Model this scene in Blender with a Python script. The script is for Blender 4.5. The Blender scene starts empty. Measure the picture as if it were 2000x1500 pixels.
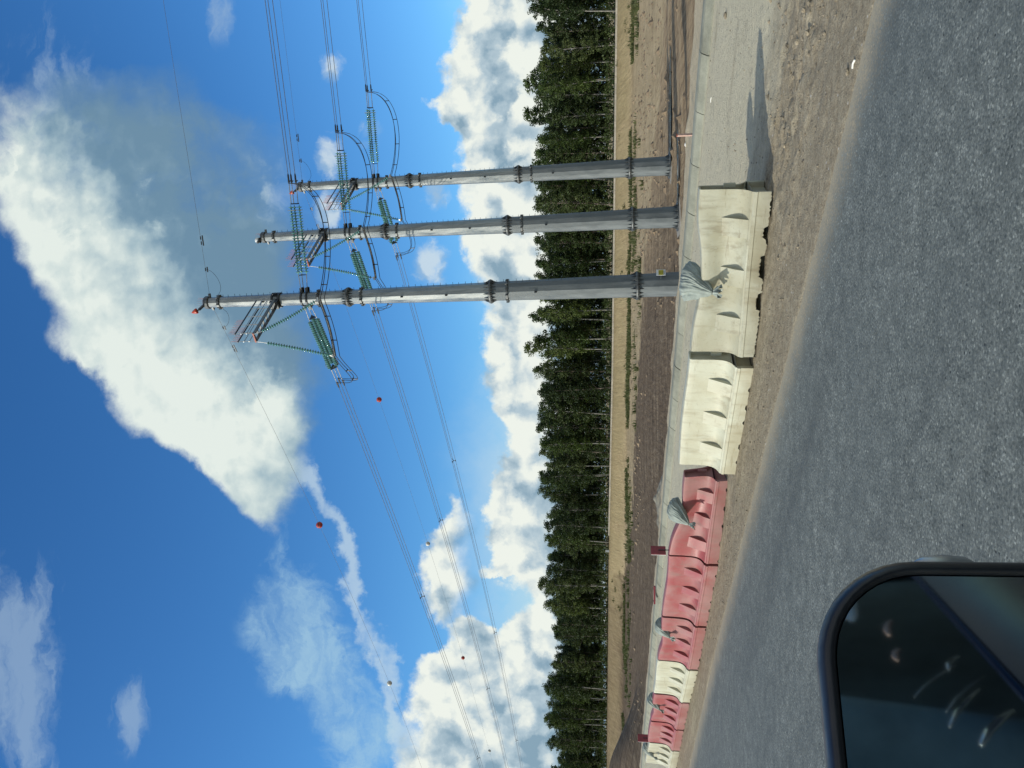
import bpy, math, random
import numpy as np
from mathutils import Vector, Matrix

random.seed(7)
rng = np.random.default_rng(7)
R = math.radians
sc = bpy.context.scene
COL = sc.collection

# ------------------------------------------------------------------ helpers
CAM_H = 1.7
PITCH = math.atan(183 / 1500)
RD = Vector((-0.724, 0.690, 0)).normalized()      # direction the road runs (to the left, away)
RN = Vector((0.690, 0.724, 0)).normalized()       # across the road, away from the camera


def P_ab(a, b, z=0.0):
    p = RN * a + RD * b
    return Vector((p.x, p.y, z))


def tag(o, label=None, cat=None, group=None, kind=None):
    if label: o['label'] = label
    if cat: o['category'] = cat
    if group: o['group'] = group
    if kind: o['kind'] = kind
    return o


def empty(name, loc=(0, 0, 0), rot=(0, 0, 0), label=None, cat=None, group=None):
    o = bpy.data.objects.new(name, None)
    o.empty_display_size = 0.2
    COL.objects.link(o)
    o.location = loc
    o.rotation_euler = rot
    return tag(o, label, cat, group)


class MB:
    """collects shapes and links them as one mesh object"""
    def __init__(self):
        self.v, self.f = [], []

    def add(self, vs, fs):
        n = len(self.v)
        self.v.extend([tuple(p) for p in vs])
        self.f.extend([tuple(i + n for i in q) for q in fs])

    def box(self, c, s, m=None):
        x, y, z = s[0] / 2, s[1] / 2, s[2] / 2
        vs = [Vector((i * x, j * y, k * z)) for i in (-1, 1) for j in (-1, 1) for k in (-1, 1)]
        if m is not None: vs = [m @ q for q in vs]
        vs = [q + Vector(c) for q in vs]
        self.add(vs, [(0, 1, 3, 2), (4, 6, 7, 5), (0, 4, 5, 1), (2, 3, 7, 6), (0, 2, 6, 4), (1, 5, 7, 3)])

    def bar(self, p, q, w, h, up=(0, 0, 1)):
        p, q = Vector(p), Vector(q)
        d = (q - p)
        L = d.length
        x = d / L
        y = Vector(up).cross(x)
        if y.length < 1e-4: y = Vector((1, 0, 0)).cross(x)
        y.normalize()
        z = x.cross(y)
        m = Matrix((x, y, z)).transposed()
        self.box((p + q) / 2, (L, w, h), m)

    def tube(self, pts, r, n=6, caps=True):
        pts = [Vector(p) for p in pts]
        m = len(pts)
        rs = r if isinstance(r, (list, tuple)) else [r] * m
        ref = Vector((0.13, 0.21, 0.97))
        vs, fs = [], []
        for i, p in enumerate(pts):
            t = pts[min(i + 1, m - 1)] - pts[max(i - 1, 0)]
            if t.length < 1e-9: t = Vector((0, 0, 1))
            t.normalize()
            rr = ref if abs(t.dot(ref)) < 0.95 else Vector((1, 0, 0))
            x = rr.cross(t).normalized()
            y = t.cross(x)
            for k in range(n):
                a = 2 * math.pi * k / n
                vs.append(p + (x * math.cos(a) + y * math.sin(a)) * rs[i])
        for i in range(m - 1):
            for k in range(n):
                k2 = (k + 1) % n
                fs.append((i * n + k, i * n + k2, (i + 1) * n + k2, (i + 1) * n + k))
        if caps:
            fs.append(tuple(range(n - 1, -1, -1)))
            fs.append(tuple((m - 1) * n + k for k in range(n)))
        self.add(vs, fs)

    def lathe(self, prof, n=12, M=None, cap=True):
        """prof = [(r, z)...] about the z axis, M moves it"""
        vs, fs = [], []
        for r, z in prof:
            for k in range(n):
                a = 2 * math.pi * (k + 0.5) / n
                q = Vector((r * math.cos(a), r * math.sin(a), z))
                vs.append(M @ q if M is not None else q)
        m = len(prof)
        for i in range(m - 1):
            for k in range(n):
                k2 = (k + 1) % n
                fs.append((i * n + k, i * n + k2, (i + 1) * n + k2, (i + 1) * n + k))
        if cap:
            fs.append(tuple(range(n - 1, -1, -1)))
            fs.append(tuple((m - 1) * n + k for k in range(n)))
        self.add(vs, fs)

    def build(self, name, mat, parent=None, smooth=False):
        me = bpy.data.meshes.new(name)
        me.from_pydata(self.v, [], self.f)
        me.validate()
        if smooth:
            me.polygons.foreach_set('use_smooth', [True] * len(me.polygons))
        if mat is not None: me.materials.append(mat)
        o = bpy.data.objects.new(name, me)
        COL.objects.link(o)
        if parent is not None: o.parent = parent
        return o


def copy_tree(o, parent=None):
    c = o.copy()
    COL.objects.link(c)
    c.parent = parent
    for ch in [x for x in KIDS.get(o.name, [])]:
        copy_tree(ch, c)
    return c


KIDS = {}


def note_kids():
    KIDS.clear()
    for o in COL.objects:
        if o.parent: KIDS.setdefault(o.parent.name, []).append(o)


# value noise in numpy
def _hash(ix, iy, seed):
    h = (ix.astype(np.int64) * 374761393 + iy.astype(np.int64) * 668265263 + seed * 1274126177) & 0x7fffffff
    h = ((h ^ (h >> 13)) * 1274126177) & 0x7fffffff
    h = (h ^ (h >> 16)) & 0xffff
    return h / 65535.0


def vnoise(x, y, seed=0):
    x = np.asarray(x, float); y = np.asarray(y, float)
    ix, iy = np.floor(x), np.floor(y)
    fx, fy = x - ix, y - iy
    fx = fx * fx * (3 - 2 * fx); fy = fy * fy * (3 - 2 * fy)
    a = _hash(ix, iy, seed); b = _hash(ix + 1, iy, seed)
    c = _hash(ix, iy + 1, seed); d = _hash(ix + 1, iy + 1, seed)
    return (a * (1 - fx) + b * fx) * (1 - fy) + (c * (1 - fx) + d * fx) * fy


def fbm(x, y, oct=4, seed=0, rough=0.5):
    s, amp, tot = 0, 1.0, 0
    for i in range(oct):
        s = s + amp * vnoise(x * 2 ** i, y * 2 ** i, seed + i * 17)
        tot += amp
        amp *= rough
    return s / tot - 0.5


def sstep(e0, e1, x):
    t = np.clip((x - e0) / (e1 - e0), 0, 1)
    return t * t * (3 - 2 * t)


def grid_mesh(name, X, Y, Z, mat, attrs=None, smooth=True):
    """X,Y,Z are (n,m) arrays"""
    n, m = X.shape
    co = np.stack([X, Y, Z], -1).reshape(-1, 3)
    i = np.arange(n - 1)[:, None] * m + np.arange(m - 1)[None, :]
    q = np.stack([i, i + m, i + m + 1, i + 1], -1).reshape(-1, 4)
    # orient upward
    a, b, c = co[q[0, 0]], co[q[0, 1]], co[q[0, 2]]
    if np.cross(b - a, c - a)[2] < 0: q = q[:, ::-1]
    me = bpy.data.meshes.new(name)
    me.vertices.add(len(co)); me.vertices.foreach_set('co', co.ravel())
    me.loops.add(q.size); me.loops.foreach_set('vertex_index', q.ravel().astype(np.int32))
    me.polygons.add(len(q))
    me.polygons.foreach_set('loop_start', (np.arange(len(q)) * 4).astype(np.int32))
    me.polygons.foreach_set('loop_total', np.full(len(q), 4, np.int32))
    me.polygons.foreach_set('use_smooth', np.full(len(q), smooth))
    me.update(calc_edges=True)
    for k, arr in (attrs or {}).items():
        at = me.attributes.new(k, 'FLOAT', 'POINT')
        at.data.foreach_set('value', arr.ravel().astype(np.float32))
    me.materials.append(mat)
    o = bpy.data.objects.new(name, me)
    COL.objects.link(o)
    return o


# ------------------------------------------------------------------ material helpers
class NT:
    def __init__(self, tree):
        self.t = tree
        self.dim = '3D'
        self.n = tree.nodes
        self.l = tree.links

    def node(self, kind, **kw):
        nd = self.n.new(kind)
        for k, v in kw.items(): setattr(nd, k, v)
        return nd

    def put(self, sock, val):
        if hasattr(val, 'is_linked') or isinstance(val, bpy.types.NodeSocket):
            self.l.new(val, sock)
        elif val is not None:
            if isinstance(val, tuple) and sock.type == 'VECTOR': val = val[:3]
            sock.default_value = val

    def math(self, op, a, b=None, c=None, clamp=False):
        nd = self.node('ShaderNodeMath', operation=op, use_clamp=clamp)
        self.put(nd.inputs[0], a)
        if b is not None: self.put(nd.inputs[1], b)
        if c is not None: self.put(nd.inputs[2], c)
        return nd.outputs[0]

    def vmath(self, op, a, b=None, scale=None):
        nd = self.node('ShaderNodeVectorMath', operation=op)
        self.put(nd.inputs[0], a)
        if b is not None: self.put(nd.inputs[1], b)
        if scale is not None: self.put(nd.inputs['Scale'], scale)
        return nd.outputs['Value'] if op in ('DOT_PRODUCT', 'LENGTH') else nd.outputs[0]

    def noise(self, vec, scale, detail=4, rough=0.5, dist=0.0, color=False):
        nd = self.node('ShaderNodeTexNoise', noise_dimensions=self.dim)
        self.put(nd.inputs['Vector'], vec)
        nd.inputs['Scale'].default_value = scale
        nd.inputs['Detail'].default_value = detail
        nd.inputs['Roughness'].default_value = rough
        nd.inputs['Distortion'].default_value = dist
        return nd.outputs['Color' if color else 'Fac']

    def voronoi(self, vec, scale, feature='F1', out='Distance'):
        nd = self.node('ShaderNodeTexVoronoi', feature=feature)
        self.put(nd.inputs['Vector'], vec)
        nd.inputs['Scale'].default_value = scale
        return nd.outputs[out]

    def step(self, x, e0, e1, a=0.0, b=1.0):
        nd = self.node('ShaderNodeMapRange', interpolation_type='SMOOTHSTEP')
        self.put(nd.inputs['Value'], x)
        self.put(nd.inputs['From Min'], e0); self.put(nd.inputs['From Max'], e1)
        nd.inputs['To Min'].default_value = a; nd.inputs['To Max'].default_value = b
        return nd.outputs[0]

    def mix(self, f, a, b):
        nd = self.node('ShaderNodeMix', data_type='RGBA')
        self.put(nd.inputs[0], f)
        for s, v in ((nd.inputs[6], a), (nd.inputs[7], b)):
            if isinstance(v, tuple) and len(v) == 3: v = (*v, 1)
            self.put(s, v)
        return nd.outputs[2]

    def ramp(self, f, stops):
        nd = self.node('ShaderNodeValToRGB')
        self.put(nd.inputs[0], f)
        cr = nd.color_ramp
        while len(cr.elements) < len(stops): cr.elements.new(0.5)
        for e, (p, c) in zip(cr.elements, stops):
            e.position = p; e.color = (*c, 1)
        return nd.outputs[0]

    def bump(self, h, strength=0.5, dist=0.02):
        nd = self.node('ShaderNodeBump')
        nd.inputs['Strength'].default_value = strength
        nd.inputs['Distance'].default_value = dist
        self.put(nd.inputs['Height'], h)
        return nd.outputs[0]


def new_mat(name):
    m = bpy.data.materials.new(name)
    m.use_nodes = True
    nt = NT(m.node_tree)
    bs = m.node_tree.nodes['Principled BSDF']
    return m, nt, bs


def simple(name, col, rough=0.6, metal=0.0, var=0.25, scale=6.0, bump=0.0, spec=0.5):
    """a plain procedural material with uneven colour and roughness"""
    m, nt, bs = new_mat(name)
    tc = nt.node('ShaderNodeTexCoord').outputs['Object']
    n = nt.noise(tc, scale, 6, 0.6)
    c0 = tuple(c * (1 - var) for c in col); c1 = tuple(min(1, c * (1 + var)) for c in col)
    nt.l.new(nt.ramp(n, [(0.3, c0), (0.7, c1)]), bs.inputs['Base Color'])
    nt.l.new(nt.step(n, 0.2, 0.8, max(0.05, rough - 0.1), min(1, rough + 0.1)), bs.inputs['Roughness'])
    bs.inputs['Metallic'].default_value = metal
    bs.inputs['Specular IOR Level'].default_value = spec
    if bump: nt.l.new(nt.bump(nt.noise(tc, scale * 8, 4), bump, 0.01), bs.inputs['Normal'])
    return m


def world_pos(nt):
    return nt.node('ShaderNodeNewGeometry').outputs['Position']


# asphalt
def m_asphalt():
    m, nt, bs = new_mat('asphalt')
    p = world_pos(nt)
    flat = nt.vmath('MULTIPLY', p, (1, 1, 0))
    grain = nt.voronoi(flat, 78, out='Color')
    g = nt.vmath('DOT_PRODUCT', grain, (0.333, 0.333, 0.333))
    fine = nt.noise(flat, 70, 4, 0.68)
    spots = nt.voronoi(flat, 34)
    mid = nt.noise(flat, 7, 5, 0.6)
    big = nt.noise(flat, 0.7, 4, 0.55)
    v = nt.math('ADD', nt.math('MULTIPLY', g, 0.36), nt.math('MULTIPLY', fine, 0.64))
    v = nt.math('ADD', v, nt.math('MULTIPLY', nt.math('SUBTRACT', mid, 0.5), 0.35))
    col = nt.ramp(v, [(0.27, (0.048, 0.056, 0.053)), (0.44, (0.112, 0.124, 0.114)), (0.58, (0.188, 0.203, 0.185)), (0.76, (0.44, 0.46, 0.41))])
    col = nt.mix(nt.math('MULTIPLY', nt.step(big, 0.35, 0.65), 0.30), col, (0.095, 0.110, 0.108))
    sp = nt.vmath('DOT_PRODUCT', nt.voronoi(flat, 34, out='Color'), (1, 0, 0))
    col = nt.mix(nt.math('MULTIPLY', nt.step(sp, 0.95, 0.97), nt.step(spots, 0.34, 0.12)), col, (0.36, 0.38, 0.34))
    col = nt.mix(nt.math('MULTIPLY', nt.step(sp, 0.05, 0.02), nt.step(spots, 0.34, 0.12)), col, (0.02, 0.025, 0.027))
    # worn wheel tracks and a few oily stains
    ra = nt.vmath('DOT_PRODUCT', p, (RN.x, RN.y, 0)); rb = nt.vmath('DOT_PRODUCT', p, (RD.x, RD.y, 0))
    cw = nt.node('ShaderNodeCombineXYZ'); nt.l.new(nt.math('MULTIPLY', ra, 1.15), cw.inputs[0]); nt.l.new(nt.math('MULTIPLY', rb, 0.10), cw.inputs[1])
    trk = nt.noise(cw.outputs[0], 1.0, 4, 0.55)
    col = nt.mix(nt.math('MULTIPLY', nt.step(trk, 0.50, 0.66), 0.34), col, (0.060, 0.068, 0.068))
    col = nt.mix(nt.math('MULTIPLY', nt.step(trk, 0.46, 0.34), 0.22), col, (0.21, 0.215, 0.19))
    # road dust drifted along the edge of the asphalt
    at = nt.node('ShaderNodeAttribute', attribute_name='edge')
    e = nt.math('ADD', at.outputs['Fac'], nt.math('MULTIPLY', nt.math('SUBTRACT', nt.noise(flat, 3.5, 8, 0.75), 0.5), 0.62))
    e = nt.math('ADD', e, nt.math('MULTIPLY', nt.math('SUBTRACT', nt.math('ADD', nt.math('MULTIPLY', fine, 0.5), nt.math('MULTIPLY', g, 0.5)), 0.5), 0.85))
    dust = nt.math('MULTIPLY', nt.step(e, 0.50, -0.06), 0.94)
    col = nt.mix(dust, col, (0.40, 0.34, 0.235))
    nt.l.new(col, bs.inputs['Base Color'])
    bs.inputs['Roughness'].default_value = 0.78
    bs.inputs['Specular IOR Level'].default_value = 0.35
    h = nt.math('ADD', nt.math('MULTIPLY', fine, 0.7), nt.math('MULTIPLY', spots, 0.5))
    nt.l.new(nt.bump(h, 0.32, 0.010), bs.inputs['Normal'])
    return m


def m_verge():
    m, nt, bs = new_mat('verge_dirt')
    p = world_pos(nt)
    flat = nt.vmath('MULTIPLY', p, (1, 1, 0))
    a = nt.vmath('DOT_PRODUCT', p, (RN.x, RN.y, 0))
    b = nt.vmath('DOT_PRODUCT', p, (RD.x, RD.y, 0))
    n1 = nt.noise(flat, 0.9, 5, 0.6)
    n2 = nt.noise(flat, 11, 8, 0.74)
    n3 = nt.noise(flat, 60, 4, 0.7)
    wob = nt.math('ADD', a, nt.math('MULTIPLY', nt.math('SUBTRACT', n1, 0.5), 1.6))
    fine = nt.math('ADD', nt.math('MULTIPLY', n2, 0.55), nt.math('MULTIPLY', n3, 0.45))
    dirt = nt.ramp(fine, [(0.32, (0.10, 0.083, 0.058)), (0.45, (0.285, 0.238, 0.167)), (0.58, (0.42, 0.362, 0.262)), (0.74, (0.64, 0.57, 0.43))])
    grav = nt.ramp(fine, [(0.28, (0.33, 0.295, 0.215)), (0.46, (0.55, 0.50, 0.365)), (0.60, (0.65, 0.595, 0.43)), (0.78, (0.80, 0.74, 0.56))])
    # grey compacted gravel away from the road, brown dirt next to it; streaks run along the road
    st = nt.noise(nt.node('ShaderNodeCombineXYZ').outputs[0], 1.0)
    cx = nt.node('ShaderNodeCombineXYZ')
    nt.l.new(nt.math('MULTIPLY', a, 2.6), cx.inputs[0]); nt.l.new(nt.math('MULTIPLY', b, 0.28), cx.inputs[1])
    st = nt.noise(cx.outputs[0], 1.0, 5, 0.6)
    wob = nt.math('ADD', wob, nt.math('MULTIPLY', nt.math('SUBTRACT', st, 0.5), 1.4))
    col = nt.mix(nt.step(wob, 7.3, 9.0), dirt, grav)
    col = nt.mix(nt.math('MULTIPLY', nt.step(st, 0.52, 0.70), 0.45), col, (0.58, 0.51, 0.36))
    col = nt.mix(nt.math('MULTIPLY', nt.step(st, 0.44, 0.30), 0.40), col, (0.30, 0.245, 0.165))
    pat = nt.noise(flat, 1.7, 8, 0.72)
    col = nt.mix(nt.math('MULTIPLY', nt.step(pat, 0.54, 0.66), 0.40), col, (0.24, 0.205, 0.15))
    col = nt.mix(nt.math('MULTIPLY', nt.step(pat, 0.46, 0.34), 0.30), col, (0.62, 0.56, 0.42))
    # pale sand berm beyond the kerb
    sand = nt.ramp(fine, [(0.3, (0.36, 0.30, 0.20)), (0.6, (0.56, 0.48, 0.34))])
    col = nt.mix(nt.step(a, 13.35, 13.5), col, sand)
    # loose light and dark crumbs
    vd = nt.math('ADD', nt.voronoi(flat, 17), nt.math('MULTIPLY', nt.math('SUBTRACT', n3, 0.5), 0.5))
    vc = nt.vmath('DOT_PRODUCT', nt.voronoi(flat, 17, out='Color'), (1, 0, 0))
    crumb = nt.math('MULTIPLY', nt.step(vd, 0.26, 0.16), nt.step(vc, 0.80, 0.84))
    col = nt.mix(crumb, col, (0.15, 0.13, 0.105))
    vc2 = nt.vmath('DOT_PRODUCT', nt.voronoi(flat, 17, out='Color'), (0, 1, 0))
    crumb2 = nt.math('MULTIPLY', nt.step(vd, 0.22, 0.14), nt.step(vc2, 0.93, 0.95))
    col = nt.mix(crumb2, col, (0.52, 0.49, 0.44))
    nt.l.new(col, bs.inputs['Base Color'])
    bs.inputs['Roughness'].default_value = 0.95
    bs.inputs['Specular IOR Level'].default_value = 0.15
    h = nt.math('ADD', nt.math('MULTIPLY', n2, 1.0), nt.math('MULTIPLY', n3, 0.35))
    nt.l.new(nt.bump(h, 0.9, 0.045), bs.inputs['Normal'])
    return m


def m_field():
    m, nt, bs = new_mat('field_soil')
    p = world_pos(nt)
    at = nt.node('ShaderNodeAttribute', attribute_name='sand').outputs['Fac']
    bank = nt.node('ShaderNodeAttribute', attribute_name='bank').outputs['Fac']
    dry = nt.node('ShaderNodeAttribute', attribute_name='dry').outputs['Fac']
    flat = nt.vmath('MULTIPLY', p, (1, 1, 0))
    deep = nt.vmath('MULTIPLY', p, (1.0, 0.16, 0))
    n1 = nt.noise(nt.vmath('MULTIPLY', p, (0.6, 0.25, 0)), 0.35, 7, 0.68)
    n2 = nt.noise(deep, 1.9, 8, 0.78)
    stripe = nt.noise(nt.vmath('MULTIPLY', p, (0.05, 0.95, 0)), 1.0, 5, 0.65, 0.3)
    stripe2 = nt.noise(nt.vmath('MULTIPLY', p, (0.16, 2.6, 0)), 1.0, 4, 0.6, 0.2)
    v = nt.math('ADD', nt.math('MULTIPLY', stripe, 0.30), nt.math('ADD', nt.math('MULTIPLY', stripe2, 0.22), nt.math('MULTIPLY', n2, 0.54)))
    brown = nt.ramp(v, [(0.38, (0.060, 0.045, 0.030)), (0.50, (0.125, 0.090, 0.060)), (0.58, (0.20, 0.150, 0.100)), (0.68, (0.36, 0.29, 0.20))])
    tan = nt.ramp(v, [(0.36, (0.085, 0.060, 0.037)), (0.47, (0.22, 0.160, 0.098)), (0.56, (0.37, 0.275, 0.170)), (0.68, (0.52, 0.41, 0.27))])
    brown = nt.mix(nt.math('MULTIPLY', dry, nt.step(nt.math('ADD', n1, nt.math('MULTIPLY', dry, 0.15)), 0.40, 0.62)), brown, tan)
    v2 = nt.math('ADD', nt.math('MULTIPLY', stripe, 0.22), nt.math('ADD', nt.math('MULTIPLY', n1, 0.30), nt.math('MULTIPLY', n2, 0.52)))
    sand = nt.ramp(v2, [(0.40, (0.24, 0.18, 0.105)), (0.53, (0.43, 0.335, 0.205)), (0.66, (0.56, 0.45, 0.29))])
    f = nt.step(nt.math('ADD', at, nt.math('MULTIPLY', nt.math('SUBTRACT', n1, 0.5), 2.2)), 0.36, 0.64)
    col = nt.mix(f, brown, sand)
    yel = nt.ramp(nt.math('ADD', nt.math('MULTIPLY', n2, 0.5), nt.math('MULTIPLY', nt.noise(deep, 0.5, 7, 0.7), 0.5)), [(0.3, (0.20, 0.160, 0.088)), (0.7, (0.40, 0.325, 0.19))])
    col = nt.mix(nt.math('MULTIPLY', bank, nt.step(n1, 0.30, 0.52, 0.35, 0.92)), col, yel)
    nt.l.new(col, bs.inputs['Base Color'])
    bs.inputs['Roughness'].default_value = 0.95
    bs.inputs['Specular IOR Level'].default_value = 0.1
    nt.l.new(nt.bump(v, 1.0, 0.5), bs.inputs['Normal'])
    return m


def m_concrete(name, col, scale=3.0):
    m, nt, bs = new_mat(name)
    p = world_pos(nt)
    n = nt.noise(p, scale, 7, 0.65)
    n2 = nt.noise(p, scale * 14, 4, 0.6)
    b = nt.vmath('DOT_PRODUCT', p, (RD.x, RD.y, 0))
    cell = nt.node('ShaderNodeTexWhiteNoise', noise_dimensions='1D')
    nt.l.new(nt.math('FLOOR', b), cell.inputs['W'])
    v = nt.math('ADD', nt.math('ADD', nt.math('MULTIPLY', n, 0.6), nt.math('MULTIPLY', n2, 0.25)), nt.math('MULTIPLY', cell.outputs['Value'], 0.14))
    c0 = tuple(c * 0.62 for c in col); c1 = tuple(min(1, c * 1.2) for c in col)
    nt.l.new(nt.ramp(v, [(0.32, c0), (0.66, c1)]), bs.inputs['Base Color'])
    bs.inputs['Roughness'].default_value = 0.9
    bs.inputs['Specular IOR Level'].default_value = 0.2
    nt.l.new(nt.bump(n2, 0.3, 0.01), bs.inputs['Normal'])
    return m


def m_plastic(name, col, dirt, bleach):
    m, nt, bs = new_mat(name)
    oi = nt.node('ShaderNodeObjectInfo')
    tc = nt.node('ShaderNodeTexCoord').outputs['Object']
    off = nt.vmath('SCALE', nt.node('ShaderNodeCombineXYZ').outputs[0], scale=1.0)
    cx = nt.node('ShaderNodeCombineXYZ')
    nt.l.new(nt.math('MULTIPLY', oi.outputs['Random'], 37.0), cx.inputs[0])
    p = nt.vmath('ADD', tc, cx.outputs[0])
    n1 = nt.noise(p, 2.2, 6, 0.6, 0.4)
    n2 = nt.noise(nt.vmath('MULTIPLY', p, (9, 9, 1.6)), 1.0, 5, 0.65)
    n3 = nt.noise(p, 40, 4, 0.7)
    col1 = nt.mix(nt.step(n1, 0.35, 0.68), col, bleach)
    col1 = nt.mix(nt.math('MULTIPLY', nt.step(n2, 0.48, 0.72), 0.55), col1, dirt)
    sep = nt.node('ShaderNodeSeparateXYZ'); nt.l.new(tc, sep.inputs[0])
    low = nt.step(nt.math('ADD', sep.outputs['Z'], nt.math('MULTIPLY', n1, 0.22)), 0.36, 0.06)
    col1 = nt.mix(nt.math('MULTIPLY', low, 0.62), col1, dirt)       # road splash on the lower edge
    scuff = nt.math('MULTIPLY', nt.step(nt.noise(nt.vmath('MULTIPLY', p, (2.5, 7, 22)), 1.0, 6, 0.7), 0.58, 0.70), 0.55)
    col1 = nt.mix(scuff, col1, dirt)
    spk = nt.math('MULTIPLY', nt.step(n3, 0.60, 0.70), 0.45)
    col1 = nt.mix(spk, col1, dirt)
    nt.l.new(col1, bs.inputs['Base Color'])
    bs.inputs['Specular IOR Level'].default_value = 0.35
    nt.l.new(nt.step(n1, 0.3, 0.7, 0.42, 0.62), bs.inputs['Roughness'])
    nt.l.new(nt.bump(nt.math('ADD', n1, nt.math('MULTIPLY', n3, 0.08)), 0.22, 0.03), bs.inputs['Normal'])
    return m


def m_leaf(name, cols):
    m, nt, bs = new_mat(name)
    oi = nt.node('ShaderNodeObjectInfo')
    g = world_pos(nt)
    n = nt.noise(g, 0.55, 3, 0.6)
    v = nt.math('ADD', nt.math('MULTIPLY', oi.outputs['Random'], 0.5), nt.math('MULTIPLY', n, 0.55))
    col = nt.ramp(v, [(0.2, cols[0]), (0.5, cols[1]), (0.8, cols[2])])
    nt.l.new(col, bs.inputs['Base Color'])
    bs.inputs['Roughness'].default_value = 0.6
    bs.inputs['Specular IOR Level'].default_value = 0.25
    tr = nt.node('ShaderNodeBsdfTranslucent')
    nt.l.new(nt.mix(0.5, col, (0.10, 0.15, 0.02)), tr.inputs['Color'])
    mx = nt.node('ShaderNodeMixShader')
    mx.inputs[0].default_value = 0.28
    nt.l.new(bs.outputs[0], mx.inputs[1]); nt.l.new(tr.outputs[0], mx.inputs[2])
    out = m.node_tree.nodes['Material Output']
    nt.l.new(mx.outputs[0], out.inputs['Surface'])
    return m


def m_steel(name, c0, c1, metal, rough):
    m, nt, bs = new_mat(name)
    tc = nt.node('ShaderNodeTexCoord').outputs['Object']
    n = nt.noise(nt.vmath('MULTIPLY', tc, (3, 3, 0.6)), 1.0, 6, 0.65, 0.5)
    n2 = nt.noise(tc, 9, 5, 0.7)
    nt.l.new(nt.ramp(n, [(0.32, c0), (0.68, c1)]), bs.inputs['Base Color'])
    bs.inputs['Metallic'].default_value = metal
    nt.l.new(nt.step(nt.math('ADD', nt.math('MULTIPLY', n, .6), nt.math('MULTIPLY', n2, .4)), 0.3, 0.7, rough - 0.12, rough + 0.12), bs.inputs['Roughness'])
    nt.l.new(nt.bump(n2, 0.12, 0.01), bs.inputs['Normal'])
    return m


M = {}
M['asphalt'] = m_asphalt()
M['verge'] = m_verge()
M['field'] = m_field()
M['kerb'] = m_concrete('kerb_concrete', (0.27, 0.275, 0.225))
M['slab'] = m_concrete('pale_concrete', (0.36, 0.33, 0.28))
M['white'] = m_plastic('white_plastic', (0.45, 0.44, 0.335), (0.26, 0.225, 0.145), (0.50, 0.51, 0.415))
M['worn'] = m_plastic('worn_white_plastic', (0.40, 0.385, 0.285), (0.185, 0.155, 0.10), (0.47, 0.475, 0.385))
M['red'] = m_plastic('red_plastic', (0.29, 0.062, 0.066), (0.21, 0.125, 0.108), (0.31, 0.150, 0.145))
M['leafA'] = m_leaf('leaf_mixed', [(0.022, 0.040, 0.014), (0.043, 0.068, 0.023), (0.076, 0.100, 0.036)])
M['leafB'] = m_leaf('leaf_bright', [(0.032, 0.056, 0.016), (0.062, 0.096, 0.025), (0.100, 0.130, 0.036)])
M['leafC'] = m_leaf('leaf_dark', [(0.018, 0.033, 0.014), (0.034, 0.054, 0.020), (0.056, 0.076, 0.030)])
M['bark'] = simple('birch_bark', (0.19, 0.185, 0.165), 0.85, 0, 0.4, 2.5)
M['barkd'] = simple('dark_bark', (0.13, 0.11, 0.09), 0.9, 0, 0.4, 2.5)
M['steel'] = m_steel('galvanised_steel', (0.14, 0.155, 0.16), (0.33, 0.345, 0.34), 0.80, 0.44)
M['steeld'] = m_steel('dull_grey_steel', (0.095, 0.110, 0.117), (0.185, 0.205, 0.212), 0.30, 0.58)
M['flange'] = m_steel('weathered_steel', (0.045, 0.05, 0.055), (0.17, 0.18, 0.18), 0.5, 0.5)
M['iron'] = simple('dark_fittings', (0.045, 0.05, 0.055), 0.5, 0.6, 0.4, 12)
M['zinc'] = simple('zinc_fittings', (0.42, 0.43, 0.42), 0.4, 0.7, 0.3, 12)
M['wire'] = simple('aluminium_wire', (0.16, 0.17, 0.19), 0.5, 0.5, 0.2, 3)
M['rust'] = simple('red_oxide_paint', (0.30, 0.075, 0.05), 0.6, 0, 0.3, 8)
M['orange'] = simple('orange_paint', (0.46, 0.055, 0.025), 0.45, 0, 0.25, 5)
M['maroon'] = simple('dark_red_paint', (0.25, 0.035, 0.045), 0.55, 0, 0.2, 8)
M['ballr'] = simple('red_marker_ball', (0.42, 0.05, 0.035), 0.5, 0, 0.2, 3)
M['ballw'] = simple('white_marker_ball', (0.62, 0.60, 0.54), 0.5, 0, 0.15, 3)
M['signw'] = simple('white_enamel', (0.72, 0.74, 0.74), 0.4, 0, 0.1, 6)
M['signy'] = simple('yellow_enamel', (0.52, 0.46, 0.04), 0.45, 0, 0.12, 6)
M['wood'] = simple('weathered_pink_timber', (0.50, 0.33, 0.27), 0.8, 0, 0.25, 14)
M['stone'] = simple('loose_stone', (0.235, 0.20, 0.145), 0.95, 0, 0.45, 5)
M['litter'] = simple('pale_litter', (0.75, 0.74, 0.70), 0.7, 0, 0.1, 30)
M['clod'] = simple('soil_clod', (0.21, 0.155, 0.10), 0.95, 0, 0.5, 0.2)
M['heap'] = simple('sandy_rubble', (0.20, 0.185, 0.145), 0.95, 0, 0.5, 3.0, bump=0.8)
M['water'] = simple('muddy_water', (0.14, 0.15, 0.15), 0.12, 0, 0.2, 2)
M['grass'] = m_leaf('grass_blades', [(0.040, 0.062, 0.020), (0.075, 0.095, 0.035), (0.14, 0.13, 0.06)])
M['paint'] = simple('dark_blue_car_paint', (0.012, 0.022, 0.055), 0.22, 0.2, 0.1, 2)
M['blackp'] = simple('black_trim', (0.008, 0.009, 0.012), 0.38, 0, 0.2, 20)
M['lining'] = simple('grey_cabin_lining', (0.20, 0.25, 0.235), 0.8, 0, 0.45, 3)
M['chrome'] = simple('chrome', (0.75, 0.75, 0.73), 0.15, 1.0, 0.05, 4)
M['darkglass'] = simple('dark_window', (0.010, 0.014, 0.018), 0.08, 0, 0.2, 2)


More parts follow.
